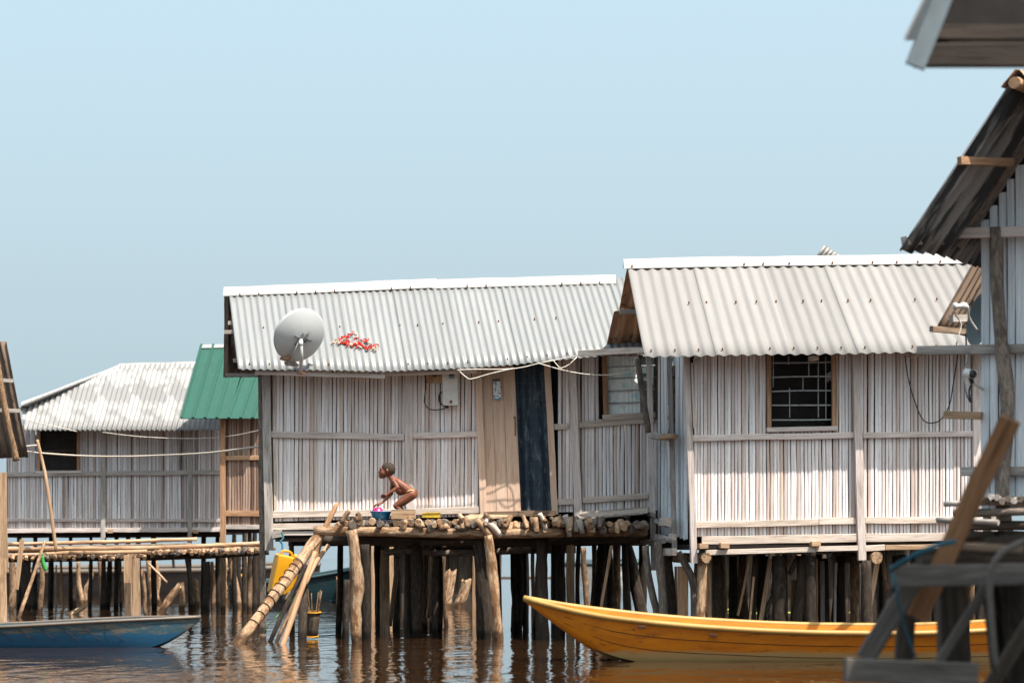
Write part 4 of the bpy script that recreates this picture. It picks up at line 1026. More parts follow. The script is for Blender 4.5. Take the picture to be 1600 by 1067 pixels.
for n_, x0, y0, x1, y1, wpx, out, m in (('corner_post', 348.5, 655, 349, 852, 9, .09, 'wood_orange'), ('rail', 353, 716, 412, 715, 7, .06, 'wood_orange'), ('lower_rail', 353, 802, 412, 802, 9, .06, 'wood_orange'), ('base_board', 345, 823, 412, 823, 7, .08, 'wood_grey')):
    board(n_, GW(x0, y0, out), GW(x1, y1, out), wpx / F * GY, .05, M[m], gh)
poly_slab('floor', [GW(345, 826), GW(412, 826), GW(412, 826) + Vector((0, 2.2, 0)), GW(345, 826) + Vector((0, 2.2, 0))], .06, M['dark_interior'], gh, (0, 0, -1))
poly_slab('inner_wall', [GW(347, 826, -.1), GW(412, 826, -.1), GW(412, 650, -.1), GW(347, 650, -.1)], .04, M['dark_interior'], gh)
for x in (349, 390, 408): pile(gh, [(x, 824), (x, 880), (x, 955)], 8, M['bark_brown'], None, 'stilt')

# ================================================================== SECOND HOUSE (right, cement sheet roof, barred window)
ang = R(5); EX = Vector((math.cos(ang), math.sin(ang), 0)); IN = Vector((-math.sin(ang), math.cos(ang), 0))
C2 = P(1076, 800, 33.9); C2.z = 0
w2 = Plane(C2, -IN)
def W2(px, py, out=0.): return w2.hit(px, py) - IN * out
h2 = thing('cement_roof_house', 'right stilt house with warm white corrugated roof and black barred window', 'house', W2(1300, 860) * 1.0)
E2 = [(990, 557), (1005, 557.5), (1200, 554), (1370, 552), (1620, 547)]
R2 = [(960, 409), (975, 408), (1200, 404), (1512, 400), (1600, 399)]
epl = Plane(C2 - IN * .55, IN); rpl = Plane(C2 + IN * 1.25, IN)
def col2(u):
    bx = lerp(1007, 1600, u); tx = lerp(979, 1520, u)
    return epl.hit(bx, interp(E2, bx)), rpl.hit(tx, interp(R2, tx) + 3)
roof(h2, col2, 0, 1, 32, .0115, M['cement'], (0, -.6, .8), per=6, samples=12, jag=.004)
ridge_cap(h2, [rpl.hit(x, interp(R2, x) - 2) for x in np.linspace(974, 1515, 14)], .15, M['ridge'], .13, .12)
bpl = Plane(C2 + IN * 3.1, IN)
def col2r(u):
    t = lerp(0, 4.9, u); b = bpl.hit(945, 551); tp = rpl.hit(976, 411)
    return b + EX * t, tp + EX * t
def lo_r(u): b, t = col2r(u); return b, b.lerp(t, .47)
def hi_r(u): b, t = col2r(u); return b.lerp(t, .50), t
roof(h2, lambda u: lo_r(u), 0, 1, 24, .021, M['rust'], (0, .6, .8), name='rear_roof_sheet', per=6, samples=8, jag=.04)
roof(h2, lambda u: (hi_r(u)[0] + EX * .06, hi_r(u)[1] + EX * .04), 0, 1, 24, .021, M['rust'], (0, .6, .8), name='rear_roof_sheet', per=6, samples=8, jag=.04)
np_ = []
for u in np.linspace(.02, .9, 15):
    b, t = col2(u); np_ += [b.lerp(t, .05) + Vector((0, -.015, .02))]; b, t = col2(u + random.uniform(-.01, .01)); np_ += [b.lerp(t, .54) + Vector((0, -.015, .02)), t + Vector((0, -.15, -.05))]
nails(h2, np_, .011)
board('purlin', bpl.hit(953, 497) - IN * 1.0, bpl.hit(992, 497) - IN * 1.0, .06, .05, M['wood_grey'], h2)
board('side_eave_board', P(903, 551.5, 35.95), P(1006, 547, 35.2), .075, .05, M['wood_pale'], h2)
y2t = lambda x: interp(E2, x) - 8
canes(h2, w2, 1084, 1339, y2t, lambda x: 838, 5.4, M['cane'], [(1199, 1306, 540, 672)], gap=.09)
canes(h2, w2, 1344, 1521, y2t, lambda x: 836, 5.5, M['cane'], gap=.09)
def b2(name, x0, y0, x1, y1, wpx, out, mat, t=.04): return board(name, W2(x0, y0, out), W2(x1, y1, out), wpx / F * 34, t, mat, h2, -IN)
b2('rail', 1079, 685, 1333, 680, 9.5, .055, M['wood_lilac']); b2('rail', 1347, 680.5, 1519, 678, 9, .055, M['wood_lilac'])
b2('lower_rail', 1086, 820, 1278, 815, 10, .055, M['wood_pale']); b2('lower_rail', 1278, 814, 1337, 813, 10.5, .058, M['wood_pale']); b2('lower_rail', 1351, 813, 1530, 812, 10, .055, M['wood_pale'])
b2('base_board', 1095, 844, 1338, 840, 13, .08, M['wood_pale']); b2('base_board', 1351, 840, 1526, 838, 13, .08, M['wood_pale'])
b2('base_board', 1100, 863, 1272, 858, 8, .10, M['wood_pale']); b2('base_board', 1272, 857, 1338, 856, 8, .105, M['wood_pale']); b2('base_board', 1349, 857, 1380, 855, 9, .10, M['wood_pale']); b2('base_board', 1381, 855, 1530, 853, 8, .10, M['wood_tan'])
b2('floor_joist', 1100, 853, 1530, 848, 8, -.05, M['wood_wet'])
for x in (1096, 1129, 1271): b2('joist_end', x - 7, 853 - (x - 1096) * .018, x + 7, 852.5 - (x - 1096) * .018, 8.5, .19, M['wood_tan'], .2)
b2('corner_post', 1071, 558, 1083, 880, 10, .12, M['wood_lilac'], .09)
b2('wall_post', 1335, 553, 1345, 875, 12.5, .10, M['wood_lilac'], .08)
b2('wall_post', 1526, 553, 1527, 845, 15, .06, M['wood_lilac'], .08)
b2('corner_batten', 1079, 568, 1082, 670, 3.5, .15, M['wood_pale'], .03)
b2('eave_block', 1080, 566, 1090, 565, 8, .2, M['wood_pale'], .06); b2('eave_block', 1262, 561, 1272, 561, 7, .3, M['wood_pale'], .3); b2('eave_block', 1421, 556, 1430, 556, 7, .3, M['wood_pale'], .3)
b2('window_frame', 1201, 553, 1201, 672, 6.5, .06, M['wood_orange'], .07); b2('window_frame', 1302, 552, 1303, 670, 7, .06, M['wood_orange'], .07)
b2('window_sill', 1197, 671.5, 1307, 669.5, 7, .075, M['wood_lilac'], .09)
for i, y in enumerate((566, 588, 610, 632.5, 655)): b2('window_bar', 1206, y + 1, 1299, y, 2.2, .0, M['bars'], .012)
for x, y0, y1 in ((1209, 556, 606), (1233, 556, 570), (1234, 606, 652), (1255, 587, 609), (1264, 556, 588), (1279, 556, 652), (1291, 556, 655)): b2('window_wire', x, y0, x, y1, 1.4, -.02, M['bars'], .008)
poly_slab('shade_cloth', [W2(1206, 668, -.35), W2(1300, 668, -.35), W2(1300, 550, -.35), W2(1206, 550, -.35)], .01, M['dark_interior'], h2)
LB, RB_ = W2(1078, 850, -.03), W2(1530, 850, -.03)
poly_slab('floor', [LB, RB_, RB_ + IN * 2.5, LB + IN * 2.5], .06, M['dark_interior'], h2, (0, 0, -1))
zt = W2(1200, 556).z
poly_slab('back_wall', [LB + IN * 2.5, RB_ + IN * 2.5, (RB_ + IN * 2.5) * 1 + Vector((0, 0, zt - LB.z + .55)), LB + IN * 2.5 + Vector((0, 0, zt - LB.z + .55))], .04, M['dark_interior'], h2, IN)
poly_slab('side_wall', [RB_, RB_ + IN * 2.45, RB_ + IN * 2.45 + Vector((0, 0, zt - LB.z + .4)), RB_ + IN * 1.2 + Vector((0, 0, zt - LB.z + .9)), RB_ + Vector((0, 0, zt - LB.z))], .04, M['wood_grey'], h2, EX)
# left side wall: pale planks, posts, louvred opening
sp = Plane(C2 + EX * .02, -EX)
def S2(px, py, out=0.): return sp.hit(px, py) - EX * out
for x0, x1, y0, y1 in ((1072, 1067.5, 556, 842), (1067, 1062, 556, 840), (1061, 1055, 556, 838), (1054, 1048, 690, 836), (1047.5, 1042.5, 690, 836), (1042, 1037, 556, 835), (1036.5, 1032, 556, 835), (1031.5, 1028, 556, 834), (1054, 1042.5, 556, 570)):
    a0, a1, c0, c1 = S2(x0, y1), S2(x1, y1), S2(x1, y0), S2(x0, y0)
    a1.z = a0.z - .01; c1.z = c0.z
    poly_slab('side_plank', [a0, a1, c1, c0], .02, M['cane_blue'], h2, EX)
for y in (588, 610, 632, 655, 678):
    poly_slab('louvre', [S2(1053.5, y, .0), S2(1043, y, .0), S2(1043, y - 18, -.02), S2(1053.5, y - 18, -.02)], .008, M['wood_wet'], h2, EX)
poly_slab('inner_panel', [S2(1071, 835, -.08), S2(1030, 835, -.08), S2(1030, 560, -.08), S2(1071, 560, -.08)], .02, M['dark_interior'], h2, EX)
def sb(name, x0, y0, x1, y1, wpx, out, mat, t=.05): return board(name, S2(x0, y0, out), S2(x1, y1, out), wpx / F * 35, t, mat, h2)
sb('side_post', 1057, 556, 1066, 868, 8, .09, M['wood_grey']); sb('side_post', 1026, 556, 1034, 890, 9, .10, M['wood_lilac'])
sb('side_post', 1012, 558, 1017, 840, 7, .30, M['wood_grey'])
for x0, y0, x1, y1, wpx, out, m in ((1050, 681, 1072, 681, 9, .15, 'wood_tan'), (1032, 679, 1047, 681, 10, .13, 'wood_grey'), (990, 677, 1017, 677, 8, .4, 'wood_grey'), (1055, 815, 1069, 815, 13, .2, 'wood_pale'), (1060, 862, 1077, 862, 11, .2, 'wood_pale'), (997, 804, 1022, 804, 7, .4, 'wood_grey'), (1035, 812, 1056, 818, 8, .12, 'wood_grey'), (1036, 838, 1060, 842, 9, .12, 'wood_lilac'), (1010, 845, 1038, 847, 8, .2, 'wood_grey'), (1040, 849, 1062, 845, 8, .22, 'wood_grey'), (1070, 838, 1076, 838, 9, .2, 'wood_pale'), (1020, 800, 1036, 804, 7, .14, 'wood_grey')):
    sb('side_stub', x0, y0, x1, y1, wpx, out, M[m])
log('side_prop', [P(996, 560, 34.4), P(1004, 615, 34.4), P(1013, 676, 34.4)], [.035, .038], M['bark_grey'], h2, 8, .1)
# stilts
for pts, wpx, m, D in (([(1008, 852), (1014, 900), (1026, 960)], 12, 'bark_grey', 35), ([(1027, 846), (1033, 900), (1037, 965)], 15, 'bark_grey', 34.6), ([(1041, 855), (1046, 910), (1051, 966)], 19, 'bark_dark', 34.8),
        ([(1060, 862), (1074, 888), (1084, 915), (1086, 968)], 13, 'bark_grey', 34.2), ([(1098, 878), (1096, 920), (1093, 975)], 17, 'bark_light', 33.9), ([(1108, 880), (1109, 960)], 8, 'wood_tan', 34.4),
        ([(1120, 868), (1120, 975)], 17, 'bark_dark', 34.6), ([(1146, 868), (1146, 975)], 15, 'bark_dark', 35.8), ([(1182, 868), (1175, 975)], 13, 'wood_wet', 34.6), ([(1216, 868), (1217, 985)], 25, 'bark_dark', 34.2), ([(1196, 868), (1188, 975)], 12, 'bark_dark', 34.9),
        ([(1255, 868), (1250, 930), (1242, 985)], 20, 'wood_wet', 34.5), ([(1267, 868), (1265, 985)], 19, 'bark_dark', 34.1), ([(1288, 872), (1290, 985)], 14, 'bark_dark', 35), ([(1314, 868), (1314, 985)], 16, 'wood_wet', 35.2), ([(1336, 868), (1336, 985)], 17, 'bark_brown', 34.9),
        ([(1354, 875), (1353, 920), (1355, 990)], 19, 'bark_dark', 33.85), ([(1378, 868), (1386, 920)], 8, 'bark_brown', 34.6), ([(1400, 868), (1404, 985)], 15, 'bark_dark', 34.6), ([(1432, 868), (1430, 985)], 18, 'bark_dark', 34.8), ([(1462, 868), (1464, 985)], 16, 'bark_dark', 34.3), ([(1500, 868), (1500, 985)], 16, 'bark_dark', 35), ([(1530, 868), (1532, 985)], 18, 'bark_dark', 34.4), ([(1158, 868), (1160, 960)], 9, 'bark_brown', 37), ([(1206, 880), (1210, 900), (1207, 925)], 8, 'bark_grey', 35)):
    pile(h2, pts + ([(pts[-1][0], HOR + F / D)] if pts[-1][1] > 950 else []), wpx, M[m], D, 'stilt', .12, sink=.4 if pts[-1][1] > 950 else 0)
for top, ft, wpx, m, D in (((1067, 884), (1068, 1000), 17, 'wood_orange', 34.5), ((1056, 884), (1057, 1000), 4, 'wood_tan', 35), ((1172, 868), (1166, 898), 4, 'wood_tan', 34.4), ((1178, 900), (1174, 945), 3.5, 'wood_tan', 34.3), ((1204, 872), (1199, 905), 7, 'wood_tan', 34.3), ((1275, 872), (1276, 935), 5, 'wood_orange', 34.6), ((1306, 878), (1305, 990), 4, 'wood_grey', 34.6), ((1284, 876), (1286, 990), 7, 'wood_grey', 34.8), ((1241, 905), (1241, 955), 10, 'wood_orange', 37), ((1134, 890), (1136, 980), 4, 'wood_orange', 38), ((1371, 872), (1363, 925), 8, 'wood_tan', 34.3)):
    flat_pile(h2, top, ft, wpx, M[m], D, 'stilt')
for a_, b_, wpx, m in (((1248, 868), (1233, 897), 8, 'bark_grey'), ((1238, 868), (1230, 885), 6, 'wood_tan'), ((1212, 920), (1188, 975), 7, 'bark_grey')):
    log('brace', [P(*a_, 35), P(*b_, 35)], [wpx / 2 / F * 35], M[m], h2, 8, .1)
for x, y in ((1100, 871), (1366, 871)):
    p = W2(x, y, .16); log('bearer_log', [p, p + IN * 2.6], [.07 if x > 1200 else .06], M['bark_light'], h2, 12, .06, .2)
random.seed(21)
for i in range(30):
    D = random.choice((35.8, 36.4, 36.9)) + random.uniform(-.2, .2) if i < 15 else random.uniform(37.5, 42); px = 1095 + (i % 15) * 31 + random.uniform(-8, 8)
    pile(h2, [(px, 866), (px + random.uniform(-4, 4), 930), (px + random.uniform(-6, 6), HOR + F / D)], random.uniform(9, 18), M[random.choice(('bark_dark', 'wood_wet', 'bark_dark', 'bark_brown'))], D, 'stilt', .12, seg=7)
for i in range(18):
    D = random.uniform(37.6, 40.2); px = 560 + i * 26 + random.uniform(-7, 7)
    if 778 < px < 800 or 686 < px < 740 or 590 < px < 630: continue
    pile(house, [(px, 846), (px + random.uniform(-4, 4), 910), (px + random.uniform(-6, 6), HOR + F / D)], random.uniform(8, 15), M[random.choice(('bark_dark', 'wood_wet', 'bark_dark', 'bark_brown'))], D, 'stilt', .12, seg=7)
# cables on the wall
c = cable('wall_cable', [W2(1411, 556, .1), W2(1417, 590, .06), W2(1427, 625, .05), W2(1440, 655, .05), W2(1455, 661, .05), W2(1470, 654, .06), W2(1482, 632, .06), W2(1487, 600, .08), W2(1491, 552, .2)], .007, M['cable_black'])
tag(c, 'black cable hanging in a wide loop on the cane wall right of the barred window', 'cable')
# water weed strips
for k, (x0, x1, y) in enumerate(((1115, 1168, 952), (1132, 1190, 957.5), (1114, 1128, 964), (1224, 1246, 957), (1272, 1290, 958), (1326, 1350, 957), (1380, 1410, 953.5), (1398, 1432, 956.5))):
    D = Dw(y); o = P((x0 + x1) / 2, y, D); V = [(P(x0, y, D) - o) + Vector((0, 0, .006))]; a = P(x0, y, D).x - o.x; b = -a; dd = D * D / F * 1.3
    pts = [(a, 0), (a * .5, -dd * .5), (b * .4, -dd * .6), (b, 0), (b * .5, dd * .5), (a * .4, dd * .6)]
    V = [(x, yy, .008) for x, yy in pts] + [(x, yy, -.02) for x, yy in pts]; n = 6
    me = mesh('floating_weed', V, [tuple(range(n)), tuple(reversed(range(n, 2 * n)))] + [(i, n + i, n + (i + 1) % n, (i + 1) % n) for i in range(n)]); fix_normals(me)
    wd_ = link('floating_weed', me, plain('water_weed', (.42, .44, .06), .6, .3, 8, .4) if k == 0 else bpy.data.materials['water_weed'], None, Matrix.Translation(Vector((o.x, o.y, 0))))
    tag(wd_, 'yellow-green strip of floating weed under the right house', 'weed', 'weed strips under the right house')

# house behind: only its roof tip shows above the ridge
for nm, x0s, x1s, lbl, D_ in (('plank_shed', 1092, 1640, 'dark plank shed standing on the water behind the right house', 57.), ('plank_shed', 560, 781, 'dark plank shed standing on the water behind the log platform', 63.)):
    sh_ = thing(nm, lbl, 'shed', P((x0s + x1s) / 2, 950, D_)); x = x0s
    while x < x1s:
        wpx = random.uniform(7, 15)
        board('wall_plank', P(x + wpx / 2, HOR + F / D_ + 6, D_), P(x + wpx / 2 + random.uniform(-1, 1), 846 + random.uniform(-2, 4), D_), wpx / F * D_ * random.uniform(.93, 1.0), .03, M['wood_wet'], sh_)
        x += wpx
    poly_slab('roof', [P(x0s - 4, 846, D_ - .4), P(x1s + 4, 846, D_ - .4), P(x1s + 4, 838, D_ + 2), P(x0s - 4, 838, D_ + 2)], .03, M['under_dark'], sh_, (0, 0, -1))
    poly_slab('back_wall', [P(x0s, 950, D_ + .3), P(x1s, 950, D_ + .3), P(x1s, 848, D_ + .3), P(x0s, 848, D_ + .3)], .03, M['dark_interior'], sh_)
hb = thing('far_house', 'far house of which only a bright white roof tip shows above the right ridge', 'house', P(1300, 860, 46))
poly_slab('roof', [P(1272, 403, 46), P(1289, 383, 46), P(1318, 402, 46), P(1420, 470, 46), P(1200, 470, 46)], .03, M['ridge'], hb, (0, .6, -.5))
for i in range(5):
    log('roof_rib', [P(1276 + i * 7, 404 - i * .2, 45.98), P(1289 + i * 5.5, 384.5 + i * 3.4, 45.98)], [.02], M['ridge'], hb, 6, 0, .2)
q = [P(1200, 470, 46.1), P(1420, 470, 46.1), P(1420, 840, 46.1), P(1200, 840, 46.1)]
poly_slab('wall', q, .05, M['wood_grey'], hb)
for x in (1205, 1270, 1340, 1415): pile(hb, [(x, 838), (x, 968)], 12, M['bark_dark'], 46.2, 'stilt')

# ================================================================== BOATS
def boat(name, label, stations, Y0, mat_h, mat_r, rail=.03, far_up=0., floor=.10, thwarts=(), cat='boat'):
    """stations: (px, near gunwale y, hull bottom y, half width m, chine share)"""
    xs = [s[0] for s in stations]; n = 44; St = []
    for i in range(n + 1):
        px = lerp(xs[0], xs[-1], i / n)
        g = interp([(s[0], s[1]) for s in stations], px); b_ = interp([(s[0], s[2]) for s in stations], px); hw = interp([(s[0], s[3]) for s in stations], px)
        St.append((px, g, b_, hw))
    # smooth the tables
    for _ in range(4):
        St = [St[0]] + [tuple((St[i - 1][k] + 2 * St[i][k] + St[i + 1][k]) / 4 for k in range(4)) for i in range(1, n)] + [St[n]]
    o = Vector(P(St[n // 2][0], 1000, Y0)); o.z = 0
    root = thing(name, label, cat, o)
    V = []; K = 9; rn = []; rf = []
    for px, g, b_, hw in St:
        c = P(px, g, Y0 - hw); zg = c.z; x = (px - 800) / F * Y0; zb = P(px, b_, Y0 - hw * .7).z; zb = min(zb, zg - .012); kk = min(1, (zg - zb) / .25)
        ring = []
        for t, wv in ((0, 1.0), (.35, .93), (.75, .80), (1, .66)): ring.append(Vector((x, Y0 - hw * wv, lerp(zg, zb - .06 * kk, t))))
        ring.append(Vector((x, Y0, zb - .09 * kk)))
        for t, wv in ((1, .66), (.75, .80), (.35, .93), (0, 1.0)): ring.append(Vector((x, Y0 + hw * wv, lerp(zg + far_up * min(1, hw / .3), zb - .06 * kk, t))))
        V += ring; rn.append(ring[0]); rf.append(ring[-1])
    Fc = []
    for i in range(n):
        for k in range(K - 1): a = i * K + k; Fc.append((a, a + K, a + K + 1, a + 1))
    o2 = len(V); V2 = []
    for i in range(n + 1):
        cx = V[i * K + 4]
        for k in range(K):
            p = V[i * K + k]; q = p.copy(); cy = Y0
            s = max(0, 1 - .022 / max(abs(p.y - cy), .022)) if abs(p.y - cy) > .001 else 1
            q.y = cy + (p.y - cy) * s
            if k in (3, 4, 5): q.z += .03
            V2.append(q)
    V += V2
    Fc += [tuple(o2 + i for i in reversed(f)) for f in Fc]
    for i in range(n):
        for k in (0, K - 1): a = i * K + k; Fc.append((a, a + K, a + K + o2, a + o2))
    for i in (0, n):
        for k in range(K - 1): a = i * K + k; Fc.append((a, a + 1, a + 1 + o2, a + o2))
    me = mesh('hull', [v - o for v in V], Fc, True); fix_normals(me)
    ob = link('hull', me, mat_h, root, Matrix.Translation(o))
    md = ob.modifiers.new('e', 'EDGE_SPLIT'); md.split_angle = R(50)
    for side, sg in ((rn, -1), (rf, 1)):
        q = [p + Vector((0, sg * .008, .004)) for p in side[::3] + ([side[-1]] if (len(side) - 1) % 3 else [])]
        Vt, Ft = tube_data([p - o for p in q], [rail], 8, .0, .12, 90)
        me = mesh('gunwale_rail', Vt, Ft, True); link('gunwale_rail', me, mat_r, root, Matrix.Translation(o))
    for t in thwarts:
        i = int(t * n); a, b = rn[i], rf[i]
        board('thwart', a + Vector((0, .03, -.07)), b + Vector((0, -.03, -.07)), .16, .025, mat_r, root, (0, 0, 1))
    i0, i1 = int(.3 * n), int(.74 * n)
    for k in (-1, 0, 1):
        a, b = V[i0 * K + 4], V[i1 * K + 4]
        board('floor_board', Vector((a.x, Y0 + k * .17, a.z + .07)), Vector((b.x, Y0 + k * .17, b.z + .07)), .15, .02, mat_h, root, (0, 0, 1))
    # plank seams along the near side
    for t, wv in (((.34, .932), (.66, .832)) if 'yellow' in name else ()):
        q = []
        for i in range(3, n + 1, 3):
            r_ = V[i * K:i * K + 4]; lo = 0 if t < .35 else 1
            p = r_[lo].lerp(r_[lo + 1], (t - (0, .35)[lo]) / (.35, .40)[lo]); q.append(p + Vector((0, -.001, 0)))
        cable('plank_seam', q, .0035, M['band'], root, 4, .15)
    return root, St
random.seed(8)
yb_root, yb_st = boat('yellow_boat', 'long yellow wooden boat with pale rail moored in front of the right house',
    [(819, 935, 938, .015), (845, 943, 954, .09), (870, 949.5, 970, .16), (903, 958, 992, .25), (935, 964, 1010, .32), (982, 969.5, 1023, .38), (1021, 974, 1029, .41), (1100, 981, 1032, .45), (1236, 988.5, 1037, .47), (1380, 990.5, 1038, .47), (1471, 989, 1037, .46), (1540, 985, 1035, .43), (1600, 980, 1032, .36), (1680, 970, 1015, .22), (1740, 958, 970, .02)],
    27.9, M['boat_yellow'], M['boat_rail'], .028, .055, thwarts=(.3, .52, .74))
for x, y in ((1003, 976), (1114, 988)):
    D = 27.45; board('rail_notch', P(x - 6, y + 3, D - .02), P(x + 6, y + 4, D - .02), .03, .02, M['band'], yb_root)
bb_root, bb_st = boat('blue_boat', 'weathered blue wooden boat with pointed bow at the left',
    [(-420, 950, 960, .02), (-340, 968, 990, .25), (-240, 977, 1006, .38), (-100, 981, 1011, .42), (0, 980.5, 1012, .42), (105, 974.5, 1012, .40), (170, 971, 1011, .36), (220, 968.5, 1008, .28), (262, 966.5, 998, .17), (290, 965.5, 982, .08), (313, 964, 968, .012)],
    32.3, M['boat_blue'], M['boat_rail_grey'], .018, .02, thwarts=(.35, .6))
for k in range(17):                                    # slanting plank joints of the near side
    i = 3 + k * 2; px, g, b_, hw = bb_st[i]; px2, g2, b2_, hw2 = bb_st[min(i + 2, 43)]
    if b_ - g < 14: continue
    a = P(px, g + 5, 32.3 - hw * .985); c_ = P(px2, b2_ - 6, 32.3 - hw2 * .76)
    cable('plank_joint', [a, a.lerp(c_, .5) + Vector((0, -.03, 0)), c_], .0028, M['band'], bb_root, 4, .1)
boat('dark_boat', 'long dark boat with pale rail lying behind the left walkway', [(-120, 896, 925, .1), (-20, 894, 929, .5), (150, 893, 930, .55), (330, 891, 930, .55), (440, 887, 929, .4), (500, 882, 910, .05)], 76.5, M['boat_dark'], M['boat_rail_grey'], .07, .1)
boat('teal_boat', 'teal boat with a rising bow half hidden behind the walkway piles', [(360, 914, 934, .2), (420, 910, 938, .4), (482, 903, 939, .42), (540, 893, 936, .3), (585, 884, 915, .1), (600, 878, 890, .02)], 65.5, M['boat_teal'], M['boat_teal'], .04, .05)
tb = boat('turquoise_boat', 'small turquoise and white boat far behind the piles of the platform', [(868, 882, 898, .1), (900, 881, 903, .5), (960, 881, 903, .5), (1000, 878, 890, .05)], 140, M['white_paint'], M['boat_teal'], .12, .1)
yc = thing('yellow_canister', 'small yellow container in the teal boat behind the walkway', 'container', P(384, 912, 65.3))
lathe('body', [(.0, 0), (.16, 0), (.17, .22), (.1, .28), (0, .28)], M['yellow_plastic'], yc, Matrix.Translation(P(384, 915, 65.3)), 14)
lathe('lid', [(.06, .28), (.06, .34), (0, .34)], M['yellow_plastic'], yc, Matrix.Translation(P(384, 915, 65.3)), 12)
# far fish fence standing in the lake
fz = thing('fish_fence', 'low reddish brush fence standing far out in the lake', 'fence', P(790, 903, 143))
for i in range(60):
    x = 700 + i * 4 + random.uniform(-1, 1); log('fence_stake', [P(x, 907, 143), P(x + random.uniform(-2, 2), 901 + random.uniform(-1, 1), 143)], [.05], M['bark_brown'], fz, 5, 0, 1)
log('fence_rail', [P(695, 902.5, 142.9), P(945, 902.5, 142.9)], [.05], M['bark_brown'], fz, 6, 0, 3)

# ================================================================== RIGHT HOUSE (gable end, blue-grey planks)
a_ = R(36); N3 = Vector((-math.sin(a_), -math.cos(a_), 0)); T3 = Vector((math.cos(a_), -math.sin(a_), 0))
c3 = P(1530, 800, 23.5); c3.z = 0; w3 = Plane(c3, N3)
def W3(px, py, out=0.): return w3.hit(px, py) + N3 * out
h3 = thing('plank_house', 'near house at the right edge with blue-grey plank gable and rusty corrugated overhang', 'house', W3(1560, 860))
A, B = W3(1520, 360), W3(1600, 235)
r3 = Plane(A, (B - A).cross(N3))
r_lo, r_hi = r3.hit(1406, 394), r3.hit(1592, 112)
sl = (r_hi - r_lo)
def col3(u):
    p = r_lo - N3 * lerp(0, 3.2, u)
    return p + Vector((0, 0, .03 * math.sin(u * 9))), p + sl + Vector((0, 0, .02 * math.sin(u * 7)))
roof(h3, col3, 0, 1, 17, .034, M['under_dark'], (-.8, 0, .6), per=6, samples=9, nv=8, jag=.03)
def col3b(u):
    p = r_hi - N3 * lerp(0, 3.2, u); t = sl.dot(T3)
    return p + T3 * t - Vector((0, 0, sl.z)), p
roof(h3, col3b, 0, 1, 18, .024, M['under_dark'], (.8, 0, .6), 'far_roof_sheet', per=6, samples=6, nv=4)
log('ridge_pole', [r_hi + N3 * .08 - Vector((0, 0, .10)), r_hi - N3 * 3 - Vector((0, 0, .1))], [.05], M['wood_orange'], h3, 9, .08)
ridge_cap(h3, [r_hi + N3 * .03, r_hi - N3 * 1.6, r_hi - N3 * 3.2], .14, M['rust'], .12, .14, fwd=-T3)
log('rafter', [W3(1503, 385, .08), W3(1560, 296, .08), W3(1612, 215, .08)], [.05], M['bark_grey'], h3, 10, .05)
def b3(name, x0, y0, x1, y1, wpx, out, mat, t=.05, D=23.5): return board(name, W3(x0, y0, out), W3(x1, y1, out), wpx / F * D, t, mat, h3, N3)
pa = r3.hit(1505, 252); board('purlin', P(1502, 251, pa.y - .1), P(1585, 253, pa.y + .2), .065, .05, M['wood_orange'], h3)
board('purlin', P(1418, 376, r_lo.y + .0), P(1530, 374, r_lo.y + 1.0), .07, .06, M['wood_grey'], h3)
board('tie_beam', W3(1463, 369, .15), W3(1640, 362, .15), .085, .06, M['wood_lilac'], h3, N3)
x = 1531.
while x < 1700:
    wpx = random.uniform(11, 17) * (1 + (x - 1530) / 500)
    top = interp([(1520, 360), (1600, 235), (1680, 110), (1690, 110)], x + wpx / 2) + 12
    p = board('wall_plank', W3(x + wpx / 2, 800, random.uniform(-.01, .01)), W3(x + wpx / 2, top, random.uniform(-.01, .01)), wpx / F * 23.5 / 1.0 * .80 * 1.18, .025, M['cane_blue'], h3, N3)
    x += wpx
b3('wall_beam', 1437, 548, 1530, 547, 14, .06, M['wood_grey'], .06); b3('wall_beam', 1524, 546, 1690, 545, 15, .09, M['wood_grey'], .06)
b3('wall_stub', 1478, 649, 1536, 649, 12, .05, M['wood_tan'], .05); b3('wall_beam', 1506, 737, 1690, 735, 14, .07, M['wood_grey'], .06)
log('wall_trunk', [W3(1592, 895, .16), W3(1578, 760, .15), W3(1588, 640, .16), W3(1574, 500, .15), W3(1568, 358, .14)], [.062, .06, .05], M['bark_grey'], h3, 12, .1)
b3('corner_post', 1533, 365, 1533, 830, 7, -.06, M['wood_grey'], .09)
pz = W3(1533, 800)
# landing of that house
for x0, y0, x1, y1, wpx, m, D in ((1475, 787, 1620, 783, 9, 'wood_grey', 22.6), (1490, 802, 1640, 798, 12, 'bark_grey', 22.4), (1464, 812, 1560, 816, 9, 'wood_grey', 22.2), (1500, 822, 1640, 820, 16, 'wood_wet', 22.5), (1500, 838, 1640, 838, 18, 'wood_wet', 22.8)):
    log('landing_pole', [P(x0, y0, D), P(x1, y1, D - .3)], [wpx / 2 / F * D], M[m], h3, 9, .1)
for i in range(14): log('landing_log', [P(1512 + i * 9, 782 + random.uniform(-7, 2), 22.2), P(1518 + i * 9, 780, 23.4)], [.026], M[random.choice(('bark_grey', 'wood_grey', 'bark_dark'))], h3, 8, .15)
for x, wpx, D in ((1500, 22, 22.8), (1560, 24, 22.5), (1620, 24, 22.3)): pile(h3, [(x, 830), (x + 3, 930), (x + 6, HOR + F / D)], wpx, M['bark_dark'], D, 'stilt')
poly_slab('inner_wall', [W3(x_, y_, -.10) for x_, y_ in ((1534, 800), (1690, 800), (1690, 150), (1676, 128), (1600, 252), (1534, 362))], .04, M['dark_interior'], h3, -N3)
